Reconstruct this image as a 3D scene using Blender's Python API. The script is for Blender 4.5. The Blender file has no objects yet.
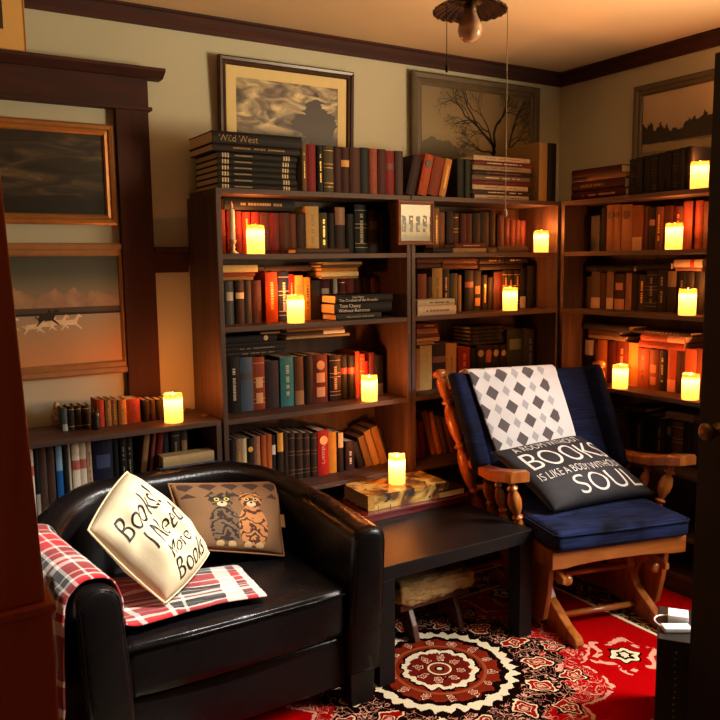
import bpy, bmesh, math, random
from mathutils import Vector, Matrix, noise
random.seed(11)
PI = math.pi
SC = bpy.context.scene
COL = SC.collection

# ------------------------------------------------------------------ camera
F = 780.0
CAM = Vector((-3.26, -3.16, 1.48))
def _d(vx, vy): return Vector(((vx-360)/F, -(vy-360)/F, -1)).normalized()
_X, _Y = _d(1630, 246), _d(-127, 268)
_m, _n = (_X+_Y).normalized(), (_X-_Y).normalized()
_X, _Y = (_m+_n)/2**.5, (_m-_n)/2**.5
_Z = _X.cross(_Y)
RM = Matrix((_X, _Y, _Z))                      # camera axes -> room axes
def ray(x, y): return RM @ Vector(((x-360)/F, -(y-360)/F, -1))
def at(x, y, axis, val):                       # where the sight line of a photo point meets a plane of the room
    r = ray(x, y); t = (val-CAM[axis])/r[axis]
    return CAM+r*t
def proj(p):
    c = RM.transposed() @ (Vector(p)-CAM)
    return 360+F*c[0]/-c[2], 360-F*c[1]/-c[2]
cd = bpy.data.cameras.new('camera'); cam = bpy.data.objects.new('camera', cd); COL.objects.link(cam)
cam.matrix_world = Matrix.Translation(CAM) @ RM.to_4x4()
cd.sensor_width = 36; cd.lens = 39; cd.clip_start = .05
SC.camera = cam

# ------------------------------------------------------------------ node materials
def lin(c):
    if isinstance(c, str):
        c = tuple(int(c[i:i+2], 16)/255 for i in (0, 2, 4))
        return tuple(v/12.92 if v <= .04045 else ((v+.055)/1.055)**2.4 for v in c)
    return tuple(c)
class S:                                        # a scalar socket with arithmetic
    def __init__(s, g, k): s.g, s.k = g, k
    def _o(s, op, *a): return s.g.math(op, s, *a)
    def __add__(s, o): return s._o('ADD', o)
    __radd__ = __add__
    def __sub__(s, o): return s._o('SUBTRACT', o)
    def __rsub__(s, o): return s.g.math('SUBTRACT', o, s)
    def __mul__(s, o): return s._o('MULTIPLY', o)
    __rmul__ = __mul__
    def __truediv__(s, o): return s._o('DIVIDE', o)
    def __lt__(s, o): return s._o('LESS_THAN', o)
    def __gt__(s, o): return s._o('GREATER_THAN', o)
    def abs(s): return s._o('ABSOLUTE')
    def sin(s): return s._o('SINE')
    def sqrt(s): return s._o('SQRT')
    def fract(s): return s._o('FRACT')
    def pow(s, o): return s._o('POWER', o)
    def max(s, o): return s._o('MAXIMUM', o)
    def min(s, o): return s._o('MINIMUM', o)
    def near(s, c, w): return (s-c).abs() < w
class G:
    def __init__(g, name):
        g.m = bpy.data.materials.new(name); g.m.use_nodes = True
        g.t = g.m.node_tree; g.N = g.t.nodes; g.L = g.t.links
        g.b = g.N['Principled BSDF']
    def node(g, typ, **kw):
        n = g.N.new(typ)
        for k, v in kw.items(): setattr(n, k, v)
        return n
    def put(g, sock, v):
        if isinstance(v, S): g.L.new(v.k, sock)
        elif hasattr(v, 'is_output'): g.L.new(v, sock)
        elif isinstance(v, (tuple, list)) and len(v) == 3 and sock.type == 'RGBA': sock.default_value = (*v, 1)
        else: sock.default_value = v
    def math(g, op, *a):
        n = g.node('ShaderNodeMath', operation=op)
        for i, v in enumerate(a): g.put(n.inputs[i], v)
        return S(g, n.outputs[0])
    def coords(g, kind='Object'):
        n = g.node('ShaderNodeTexCoord'); return n.outputs[kind]
    def xyz(g, v):
        n = g.node('ShaderNodeSeparateXYZ'); g.L.new(v, n.inputs[0]); return [S(g, o) for o in n.outputs]
    def comb(g, x, y, z=0.0):
        n = g.node('ShaderNodeCombineXYZ')
        for i, v in enumerate((x, y, z)): g.put(n.inputs[i], v)
        return n.outputs[0]
    def scale(g, v, s):
        n = g.node('ShaderNodeMapping'); g.L.new(v, n.inputs[0]); n.inputs['Scale'].default_value = s; return n.outputs[0]
    def noise(g, v, sc, det=3, dist=0.0):
        n = g.node('ShaderNodeTexNoise'); g.L.new(v, n.inputs['Vector'])
        n.inputs['Scale'].default_value = sc; n.inputs['Detail'].default_value = det; n.inputs['Distortion'].default_value = dist
        return S(g, n.outputs['Fac'])
    def voro(g, v, sc, feat='F1'):
        n = g.node('ShaderNodeTexVoronoi', feature=feat); g.L.new(v, n.inputs['Vector']); n.inputs['Scale'].default_value = sc
        return S(g, n.outputs['Distance'])
    def mix(g, f, a, b):
        n = g.node('ShaderNodeMix', data_type='RGBA'); n.clamp_factor = True
        g.put(n.inputs[0], f); g.put(n.inputs[6], a); g.put(n.inputs[7], b); return n.outputs[2]
    def ramp(g, f, stops, const=False):
        n = g.node('ShaderNodeValToRGB'); g.put(n.inputs[0], f)
        e = n.color_ramp; e.interpolation = 'CONSTANT' if const else 'LINEAR'
        while len(e.elements) < len(stops): e.elements.new(.5)
        for el, (p, c) in zip(e.elements, stops): el.position = p; el.color = (*lin(c), 1)
        return n.outputs[0]
    def bump(g, h, st, dist=.01):
        n = g.node('ShaderNodeBump'); g.put(n.inputs['Height'], h); n.inputs['Strength'].default_value = st
        n.inputs['Distance'].default_value = dist; g.L.new(n.outputs[0], g.b.inputs['Normal'])
    def out(g, col=None, rough=.6, **kw):
        if col is not None: g.put(g.b.inputs['Base Color'], col)
        g.put(g.b.inputs['Roughness'], rough)
        for k, v in kw.items(): g.put(g.b.inputs[k.replace('_', ' ')], v)
        return g.m
_mc = {}
def plain(name, c, rough=.6, var=.25, sc=30, st=.0, **kw):
    key = (name, c, rough)
    if key in _mc: return _mc[key]
    g = G(name); c = lin(c); n = g.noise(g.coords(), sc)
    a = tuple(v*(1-var) for v in c); b = tuple(min(1, v*(1+var)) for v in c)
    if st: g.bump(n, st, .004)
    _mc[key] = g.out(g.mix(n, a, b), rough, **kw); return _mc[key]
def wood(name, c1, c2, stretch=(30, 30, 2), rough=.45, coat=0.0):
    key = (name, stretch)
    if key in _mc: return _mc[key]
    g = G(name); v = g.scale(g.coords(), stretch); n = g.noise(v, 1.0, 5, .6)
    m = g.out(g.ramp(n, [(.3, c1), (.7, c2)]), rough, Coat_Weight=coat, Coat_Roughness=.25)
    g.bump(n, .12, .002); _mc[key] = m; return m
def book_mat(c):
    key = ('bk', c)
    if key in _mc: return _mc[key]
    g = G('book_cloth'); cc = tuple(v**1.3*.92 for v in lin(c)); co = g.coords()
    n = g.noise(co, 40, 4); w = g.noise(g.scale(co, (30, 30, 400)), 2, 2)
    m = g.out(g.mix(n*.7+w*.3, tuple(v*.7 for v in cc), tuple(min(1, v*1.2) for v in cc)), .6, Specular_IOR_Level=.25)
    g.bump(w, .15, .001); _mc[key] = m; return m

WALNUT = {k: wood('walnut_laminate', '33211a', '553b2c', k, .6) for k in ((30, 30, 2), (2, 30, 30), (30, 2, 30))}
WU, WX, WY = WALNUT[(30, 30, 2)], WALNUT[(2, 30, 30)], WALNUT[(30, 2, 30)]
TRIM = wood('dark_red_trim', '2a0c06', '421508', (3, 20, 20), .8)
TRIMV = wood('dark_red_trim', '2a0c06', '421508', (20, 20, 2), .8)
COLUMN = wood('reddish_post', '8a3014', 'a8441c', (14, 14, 1.2), .45, .1)
HONEY = wood('honey_wood', '8a4316', 'c07430', (25, 25, 3), .3, .5)
HONEYX = wood('honey_wood', '8a4316', 'c07430', (3, 25, 25), .3, .5)
PAGES = plain('paper_pages', 'd9c49a', .8, .12, 200)
GOLD = plain('gilt', 'c79a4a', .35, .1, 40, Metallic=.6)
CREAM = plain('cream_print', 'e6d6b0', .6, .08)
WHITE = plain('white_print', 'efeadf', .55, .04)
BLACKP = plain('black_print', '14100f', .55, .1)

# ------------------------------------------------------------------ mesh helpers
def link(name, me, m, parent=None, smooth=False):
    o = bpy.data.objects.new(name, me); COL.objects.link(o)
    for mm in (m if isinstance(m, (list, tuple)) else [m]): me.materials.append(mm)
    if smooth:
        for p in me.polygons: p.use_smooth = True
    if parent: o.parent = parent
    return o
def mesh(name, vs, fs, m, parent=None, smooth=False, loc=None, fix=True):
    me = bpy.data.meshes.new(name)
    if loc is not None: vs = [Vector(v)-Vector(loc) for v in vs]
    me.from_pydata([tuple(v) for v in vs], [], fs)
    if fix:
        bm = bmesh.new(); bm.from_mesh(me); bmesh.ops.recalc_face_normals(bm, faces=bm.faces); bm.to_mesh(me); bm.free()
    o = link(name, me, m, parent, smooth)
    if loc is not None: o.location = loc
    return o
def tag(o, label=None, cat=None, group=None, kind=None):
    for k, v in (('label', label), ('category', cat), ('group', group), ('kind', kind)):
        if v: o[k] = v
    return o
def empty(name, loc=(0, 0, 0), rot=(0, 0, 0), **kw):
    o = bpy.data.objects.new(name, None); COL.objects.link(o); o.location = loc; o.rotation_euler = rot
    o.empty_display_size = .05
    return tag(o, **kw)
BF = [(0, 1, 3, 2), (4, 6, 7, 5), (0, 4, 5, 1), (2, 3, 7, 6), (0, 2, 6, 4), (1, 5, 7, 3)]
class MB:
    def __init__(s): s.v, s.f = [], []
    def add(s, vs, fs):
        n = len(s.v); s.v += [Vector(v) for v in vs]; s.f += [tuple(i+n for i in f) for f in fs]; return s
    def box(s, x0, x1, y0, y1, z0, z1, M=None):
        vs = [Vector((x, y, z)) for x in (x0, x1) for y in (y0, y1) for z in (z0, z1)]
        if M: vs = [M @ v for v in vs]
        return s.add(vs, BF)
    def tube(s, pts, r, n=8, caps=True):
        pts = [Vector(p) for p in pts]; R = r if isinstance(r, (list, tuple)) else [r]*len(pts)
        vs, fs = [], []; up = Vector((0, 0, 1)); a = None
        for i, p in enumerate(pts):
            t = (pts[min(i+1, len(pts)-1)]-pts[max(i-1, 0)]).normalized()
            if a is None: a = t.cross(up if abs(t.z) < .9 else Vector((1, 0, 0))).normalized()
            else: a = (a-t*a.dot(t)).normalized()
            b = t.cross(a)
            vs += [p+(a*math.cos(2*PI*k/n)+b*math.sin(2*PI*k/n))*R[i] for k in range(n)]
        for i in range(len(pts)-1):
            for k in range(n):
                k2 = (k+1) % n; fs.append((i*n+k, i*n+k2, (i+1)*n+k2, (i+1)*n+k))
        if caps: fs += [tuple(range(n))[::-1], tuple(range((len(pts)-1)*n, len(pts)*n))]
        return s.add(vs, fs)
    def lathe(s, prof, base=(0, 0, 0), axis=(0, 0, 1), n=16):       # prof: (radius, distance along axis)
        ax = Vector(axis).normalized(); a = ax.cross(Vector((1, 0, 0)) if abs(ax.x) < .9 else Vector((0, 1, 0))).normalized(); b = ax.cross(a)
        base = Vector(base); vs, fs = [], []
        for r, h in prof: vs += [base+ax*h+(a*math.cos(2*PI*k/n)+b*math.sin(2*PI*k/n))*max(r, 1e-4) for k in range(n)]
        for i in range(len(prof)-1):
            for k in range(n):
                k2 = (k+1) % n; fs.append((i*n+k, i*n+k2, (i+1)*n+k2, (i+1)*n+k))
        fs += [tuple(range(n))[::-1], tuple(range((len(prof)-1)*n, len(prof)*n))]
        return s.add(vs, fs)
    def prism(s, poly, fn, t0, t1):                                 # poly in 2D, fn(a,b,t)->3D
        n = len(poly); vs = [fn(a, b, t0) for a, b in poly]+[fn(a, b, t1) for a, b in poly]
        fs = [tuple(range(n)), tuple(range(n, 2*n))[::-1]]+[(i, (i+1) % n, n+(i+1) % n, n+i) for i in range(n)]
        return s.add(vs, fs)
    def build(s, name, m, parent=None, bevel=0, seg=2, smooth=False, loc=None, sub=0):
        o = mesh(name, s.v, s.f, m, parent, smooth, loc)
        if bevel:
            bm = bmesh.new(); bm.from_mesh(o.data)
            es = [e for e in bm.edges if len(e.link_faces) == 2 and e.calc_face_angle(0) > .5]
            bmesh.ops.bevel(bm, geom=es, offset=bevel, segments=seg, affect='EDGES', profile=.6)
            bm.to_mesh(o.data); bm.free()
            if smooth:
                for p in o.data.polygons: p.use_smooth = True
        if sub:
            md = o.modifiers.new('s', 'SUBSURF'); md.levels = md.render_levels = sub
        return o
def grid(fn, nu, nv, closed_u=False):
    vs = [fn(i/nu, j/nv) for j in range(nv+1) for i in range(nu+(0 if closed_u else 1))]
    w = nu if closed_u else nu+1
    fs = [(j*w+i, j*w+(i+1) % w, (j+1)*w+(i+1) % w, (j+1)*w+i) for j in range(nv) for i in range(nu)]
    return vs, fs
def uv_grid(me, nu, nv, offs=0):
    uvl = me.uv_layers.new(name='UVMap'); w = nu+1
    for l in me.loops:
        i = l.vertex_index-offs
        if i >= (nu+1)*(nv+1): i -= (nu+1)*(nv+1)
        uvl.data[l.index].uv = ((i % w)/nu, (i//w)/nv)
_tc = {}
def text_shape(s, maxlen=None, shear=0.0, space=1.0):               # letters as flat triangles, height 1, origin bottom left
    key = (s, maxlen, shear, space)
    if key in _tc: return _tc[key]
    cu = bpy.data.curves.new('t', 'FONT'); cu.body = s; cu.size = 1; cu.shear = shear; cu.space_character = space; cu.resolution_u = 4; cu.offset = -.008
    o = bpy.data.objects.new('t', cu); COL.objects.link(o)
    dg = bpy.context.evaluated_depsgraph_get(); dg.update()
    me = bpy.data.meshes.new_from_object(o.evaluated_get(dg)); bpy.data.objects.remove(o); bpy.data.curves.remove(cu)
    bm = bmesh.new(); bm.from_mesh(me); bpy.data.meshes.remove(me)
    bmesh.ops.triangulate(bm, faces=bm.faces)
    if maxlen:
        for _ in range(4):
            es = [e for e in bm.edges if e.calc_length() > maxlen]
            if not es: break
            bmesh.ops.subdivide_edges(bm, edges=es, cuts=1); bmesh.ops.triangulate(bm, faces=bm.faces)
    bm.verts.index_update()
    vs = [(v.co.x, v.co.y) for v in bm.verts]; fs = [tuple(v.index for v in f.verts) for f in bm.faces]; bm.free()
    x0 = min(v[0] for v in vs); x1 = max(v[0] for v in vs); y0 = min(v[1] for v in vs); y1 = max(v[1] for v in vs)
    _tc[key] = ([((x-x0), (y-y0)) for x, y in vs], fs, x1-x0, y1-y0); return _tc[key]

# ------------------------------------------------------------------ room shell
g = G('mint_wall_paint'); co = g.coords(); n = g.noise(co, 3, 4); n2 = g.noise(co, 90, 2)
WALLM = g.out(g.mix(n, lin('b3b09a'), lin('bfbca6')), .85); g.bump(n2, .08, .002)
g = G('ceiling_paint'); co = g.coords(); n = g.noise(co, 5, 4)
CEILM = g.out(g.mix(n, lin('d4b48c'), lin('dcbc94')), .9); g.bump(g.noise(co, 60, 3), .1, .003)
FLOORM = wood('floorboards', '3a1d10', '5a3018', (2, 22, 22), .4)
H = 2.475
def struct(o, label=None): return tag(o, label, None, None, 'structure')
struct(MB().box(-4.3, .3, -4.6, .15, -.12, 0).build('floor', FLOORM))
struct(MB().box(-4.3, .3, -4.6, .15, H, H+.1).build('ceiling', CEILM))
struct(MB().box(-4.3, .12, 0, .12, 0, H).build('wall_back', WALLM))
w = MB()
WY0, WY1, WZ0, WZ1 = -3.1, -2.0, 1.0, 2.25
w.box(0, .12, WY1, 0, 0, H).box(0, .12, -4.6, WY0, 0, H).box(0, .12, WY0, WY1, 0, WZ0).box(0, .12, WY0, WY1, WZ1, H)
struct(w.build('wall_right', WALLM))
struct(MB().box(-4.3, -4.18, -4.6, 0, 0, H).build('wall_left', WALLM))
struct(MB().box(-4.3, .12, -4.6, -4.5, 0, H).build('wall_front', WALLM))
# window opening out of frame on the right wall (source of the daylight)
w = MB()
for a, b, c, d in ((WY0-.09, WY1+.09, WZ1, WZ1+.1), (WY0-.09, WY1+.09, WZ0-.1, WZ0), (WY0-.09, WY0, WZ0, WZ1), (WY1, WY1+.09, WZ0, WZ1)):
    w.box(-.02, 0, a, b, c, d)
struct(w.build('window_1', TRIM))
# picture-height crown moulding on two walls
def sweep_profile(prof, P0, P1, out, name, m):
    P0, P1, out = Vector(P0), Vector(P1), Vector(out); vs = []
    for P in (P0, P1): vs += [P+out*a+Vector((0, 0, b)) for a, b in prof]
    n = len(prof); fs = [(i, (i+1) % n, n+(i+1) % n, n+i) for i in range(n)]+[tuple(range(n)), tuple(range(n, 2*n))]
    return mesh(name, vs, fs, m)
CR = [(0, -.065), (.012, -.065), (.016, -.05), (.03, -.03), (.034, -.012), (.045, -.008), (.045, 0), (0, 0)]
struct(sweep_profile(CR, (-4.18, 0, H), (0, 0, H), (0, -1, 0), 'trim_1', TRIM))
struct(sweep_profile(CR, (0, 0, H), (0, -4.5, H), (-1, 0, 0), 'trim_2', TRIM))
# plate rail behind the bookcases
struct(MB().box(-2.292, -2.148, -.025, 0, 1.446, 1.53).box(-2.292, -2.148, -.05, 0, 1.53, 1.55).build('trim_3', TRIM, bevel=.004))
# wide dark casing round the recess with the two paintings
w = MB(); w.box(-2.42, -2.292, -.035, 0, .1, 2.083).build
struct(w.build('trim_4', TRIMV, bevel=.003))
w = MB(); w.box(-3.75, -2.292, -.04, 0, 2.083, 2.2); w.box(-3.76, -2.28, -.05, 0, 2.078, 2.092)
w.prism([(0, 2.2), (.055, 2.2), (.095, 2.222), (.095, 2.234), (0, 2.234)], lambda a, b, t: Vector((t, -a, b)), -3.8, -2.235)
struct(w.build('trim_5', TRIM, bevel=.002))
struct(MB().box(-3.75, -3.62, -.035, 0, .1, 2.083).build('trim_6', TRIMV, bevel=.003))
struct(MB().box(-4.18, 0, -.018, 0, 0, .1).build('baseboard_back', TRIM, bevel=.004))
struct(MB().box(-.018, 0, -4.5, -.02, 0, .1).build('baseboard_right', TRIM, bevel=.004))

# reddish wooden post with pedestal, left of the camera
t = empty('wooden_post', (-3.25, -1.83, 0), label='tall reddish-brown wooden post on a pedestal at the left edge', cat='post')
def part(mb, name, m, root, **kw): # world coordinates -> child of a root at root.location
    bv = kw.pop('bevel', 0); sm = kw.pop('smooth', False); sub = kw.pop('sub', 0)
    o = mb.build(name, m, None, bevel=bv, smooth=sm, sub=sub)
    for v in o.data.vertices: v.co -= root.location
    o.parent = root; return o
zt_ = H-.066; w = MB().add([Vector((x, y, z)) for x, y, z in ((-3.4, -1.955, .978), (-3.4, -1.955, zt_), (-3.4, -1.70, .978), (-3.4, -1.70, zt_), (-3.076, -1.955, .978), (-3.128, -1.955, zt_), (-3.076, -1.70, .978), (-3.128, -1.72, zt_))], BF); part(w, 'shaft', COLUMN, t, bevel=.004)
w = MB().box(-3.4, -3.070, -1.965, -1.69, 0, .965); part(w, 'pedestal', COLUMN, t, bevel=.004)
w = MB().box(-3.41, -3.065, -1.970, -1.685, .965, .978); part(w, 'pedestal_cap', COLUMN, t, bevel=.003)

# open door on the right, its free edge nearest the room
E0 = Vector((-1.255, -1.8, 0)); dd = Vector((-.13, -.99, 0)).normalized(); nn = Vector((dd.y, -dd.x, 0))
Md = Matrix((( -dd.x, nn.x, 0, E0.x), (-dd.y, nn.y, 0, E0.y), (0, 0, 1, 0), (0, 0, 0, 1)))
DOORM = wood('dark_door', '080504', '0e0806', (20, 20, 2), .85)
t = empty('door_1', (0, 0, 0), kind='structure')
w = MB().box(-.78, 0, -.018, .018, .01, 2.03, Md)
for z0, z1 in ((.2, .9), (1.05, 1.85)):
    for s in (-1, 1): w.box(-.66, -.12, *sorted((s*.0175, s*.024)), z0, z1, Md)
w.build('door_leaf', DOORM, t, bevel=.002)
w = MB()
for s in (-1, 1):
    w.lathe([(.022, 0), (.022, .004), (.008, .008), (.008, .03), (.024, .04), (.026, .052), (.015, .062)], Md @ Vector((-.07, s*.018, 1.0)), (Md.to_3x3() @ Vector((0, s, 0))), 14)
w.build('door_handle', plain('aged_brass', '6b5225', .4, .1, 30, Metallic=.9), t, smooth=True)

# ------------------------------------------------------------------ bookcases
SHELVES = [1.516, 1.235, .872, .546, .27]
TOPZ = 1.764
def W(face, s, d, z):                          # s along the wall, d out from the wall
    return Vector((s, -d, z)) if face == 'back' else Vector((-d, -s, z))
def fbox(mb, face, s0, s1, d0, d1, z0, z1):
    a, b = W(face, s0, d0, z0), W(face, s1, d1, z1)
    return mb.box(min(a.x, b.x), max(a.x, b.x), min(a.y, b.y), max(a.y, b.y), z0, z1)
def bookcase(face, s0, s1, label, shelves=SHELVES, topz=TOPZ, depth=.34, name='bookcase'):
    r = empty(name, W(face, (s0+s1)/2, depth/2, 0), label=label, cat='bookcase', group=None)
    mh = WX if face == 'back' else WY
    b = .02
    for a, c in ((s0, s0+b), (s1-b, s1)):
        part(fbox(MB(), face, a, c, .021, depth, 0, topz-b), 'side_panel', WU, r, bevel=.0015)
    part(fbox(MB(), face, s0, s1, .055, depth, topz-b, topz), 'top_board', mh, r, bevel=.0015)
    for z in shelves: part(fbox(MB(), face, s0+b, s1-b, .065, depth-.002, z-b, z), 'shelf', mh, r, bevel=.0015)
    part(fbox(MB(), face, s0+b, s1-b, .057, .063, .06, topz-b), 'back_panel', WU, r)
    part(fbox(MB(), face, s0+b, s1-b, depth-.03, depth-.01, 0, .07), 'plinth', mh, r)
    part(fbox(MB(), face, s0+b, s1-b, .065, depth-.002, .07, .09), 'shelf', mh, r, bevel=.0015)
    return r
bookcase('back', -2.145, -1.248, 'dark walnut bookcase standing behind the black armchair, left of the two on the back wall')
bookcase('back', -1.243, -.332, 'dark walnut bookcase on the back wall standing behind the wooden glider chair')
bookcase('right', .354, 1.285, 'dark walnut bookcase on the right wall beside the open door')
bookcase('back', -3.07, -2.155, 'low dark walnut bookcase under the two paintings, behind the black armchair', [.6, .33], .877, name='low_bookcase')

# ------------------------------------------------------------------ books
CN = [('black', '141210'), ('dark brown', '35201a'), ('brown', '6b4228'), ('tan', 'a5835a'), ('cream', 'd8c8a0'), ('white', 'ece6da'),
      ('grey', '6e6a66'), ('dark grey', '3c3c40'), ('navy blue', '18203e'), ('blue', '2e6fb0'), ('steel blue', '6f8ba3'), ('teal', '4d9a9c'),
      ('dark green', '1e2e22'), ('olive', '5d5738'), ('red', 'a31f18'), ('dark red', '5a1612'), ('maroon', '471a1c'), ('terracotta', 'a8553a'),
      ('orange', 'cc6322'), ('yellow', 'd9a02c'), ('purple grey', '544a56')]
def cname(c):
    v = lin(c); return min(CN, key=lambda k: sum((math.sqrt(a)-math.sqrt(b))**2 for a, b in zip(v, lin(k[1]))))[0]
def strip(mb, w, b, z0, z1, x0=-1, x1=1, off=.0006, n=5):
    vs, fs = [], []
    for i in range(n+1):
        x = (x0+(x1-x0)*i/n)*w/2*.98; y = -b*(1-(2*x/w)**2)-off
        vs += [(x, y, z0), (x, y, z1), (x, y+.0009, z0), (x, y+.0009, z1)]
    for i in range(n):
        a, c = i*4, i*4+4
        fs += [(a, c, c+1, a+1), (a+1, c+1, c+3, a+3), (a+2, a+3, c+3, c+2), (a, a+2, c+2, c)]
    fs += [(0, 1, 3, 2), (n*4, n*4+2, n*4+3, n*4+1)]
    return mb.add(vs, fs)
rb = random.Random(5)
def book(w, h, d, col, style, loc, rot, label, group, text=None, lc=None, name='book', textm=None):
    r = empty(name, loc, rot, label=label, cat='book', group=group)
    t = min(.0028, w*.16); b = min(.005, w*.14); k = 5
    xs = [-w/2+w*i/(k-1) for i in range(k)]
    outer = [(-w/2, d)]+[(x, -b*(1-(2*x/w)**2)) for x in xs]+[(w/2, d)]
    inner = [(-w/2+t, d)]+[(max(-w/2+t, min(w/2-t, x)), t) for x in xs]+[(w/2-t, d)]
    n = len(outer); vs = []
    for z in (0, h): vs += [(x, y, z) for x, y in outer]+[(x, y, z) for x, y in inner]
    m2 = 2*n; fs = []
    for i in range(n-1):
        fs += [(i, i+1, m2+i+1, m2+i), (n+i+1, n+i, m2+n+i, m2+n+i+1), (i+1, i, n+i, n+i+1), (m2+i, m2+i+1, m2+n+i+1, m2+n+i)]
    fs += [(0, m2, m2+n, n), (n-1, 2*n-1, m2+2*n-1, m2+n-1)]
    mesh('cover', vs, fs, book_mat(col), r, fix=False)
    MB().box(-w/2+t+.0002, w/2-t-.0002, t+.0006, d-.004, .003, h-.003).build('pages', PAGES, r)
    if not style and not text: return r
    L = lin(lc) if lc else None
    lm = plain('label_colour', lc, .5, .1) if lc else None
    if 'g' in style:
        for f in ((.12, .2, .52, .6, .88) if h > .15 else (.15, .85)): strip(MB(), w, b, h*f, h*f+max(.0022, h*.012)).build('spine_band', lm or GOLD, r)
    if 'l' in style:
        f0 = rb.choice((.55, .6, .66)); q = strip(MB(), w, b, h*f0, h*(f0+.2), -.72, .72); q.build('spine_label', lm or CREAM, r)
    if 'x' in style:
        for f0, f1 in ((.12, .32), (.42, .62)): strip(MB(), w, b, h*f0, h*f1, -.6, .6).build('spine_label', lm or CREAM, r)
    if 'e' in style:
        for f0, f1 in ((.05, .065), (.08, .1), (.115, .13), (.82, .835), (.85, .87), (.885, .9)): strip(MB(), w, b, h*f0, h*f1, -.75, .75).build('spine_mark', lm, r)
        strip(MB(), w, b, h*.2, h*.42, -.22, .22).build('spine_lettering', plain('label_colour', '7a6448', .5, .1), r)
    if 'f' in style:                                                  # foot part of the spine in another colour
        strip(MB(), w, b, .001, h*.3).build('spine_label', lm or CREAM, r)
    if 'h' in style:
        strip(MB(), w, b, h*.62, h-.001).build('spine_label', lm or CREAM, r)
    if 'm' in style:
        strip(MB(), w, b, h*.58, h*.72).build('spine_band', lm or GOLD, r)
    if 'o' in style:                                                  # round emblem
        q = MB(); R = min(w*.36, .02); q.add([(R*math.cos(a*PI/8), -b-.0012, h*.78+R*math.sin(a*PI/8)) for a in range(16)]+[(R*math.cos(a*PI/8), -b*.4, h*.78+R*math.sin(a*PI/8)) for a in range(16)],
            [tuple(range(16))]+[(a, (a+1) % 16, 16+(a+1) % 16, 16+a) for a in range(16)]); q.build('spine_emblem', lm or CREAM, r)
    if 't' in style:                                                  # worn lettering nobody can read: short strokes down the spine
        q = MB(); z = h*.22
        while z < h*.8:
            l = rb.uniform(.004, .010)
            if rb.random() < .85: strip(q, w, b, z, z+l, -.22, .22, n=1)
            z += l+rb.uniform(.0015, .004)
        if q.v: q.build('spine_lettering', lm or (GOLD if sum(lin(col)) < .9 else BLACKP), r)
    if text:
        q = MB()
        for s, size, zc, xc, up in text:                               # text runs along the spine; up=+1 reads upwards
            tv, tf, tw, th = text_shape(s)
            vs = []
            for a, c in tv:
                zz = (a-tw/2)*size; xx = (c-th/2)*size
                x, z = (xc-xx*up, zc+zz*up)
                vs.append((x, -b*(1-(2*x/w)**2)-.0008, z))
            q.add(vs, tf)
        q.build('title_lettering', textm or WHITE, r)
    return r
ORD = 'first second third fourth fifth sixth seventh eighth ninth tenth eleventh twelfth thirteenth fourteenth fifteenth sixteenth seventeenth eighteenth nineteenth twentieth twenty-first twenty-second twenty-third twenty-fourth twenty-fifth twenty-sixth'.split()
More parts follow.
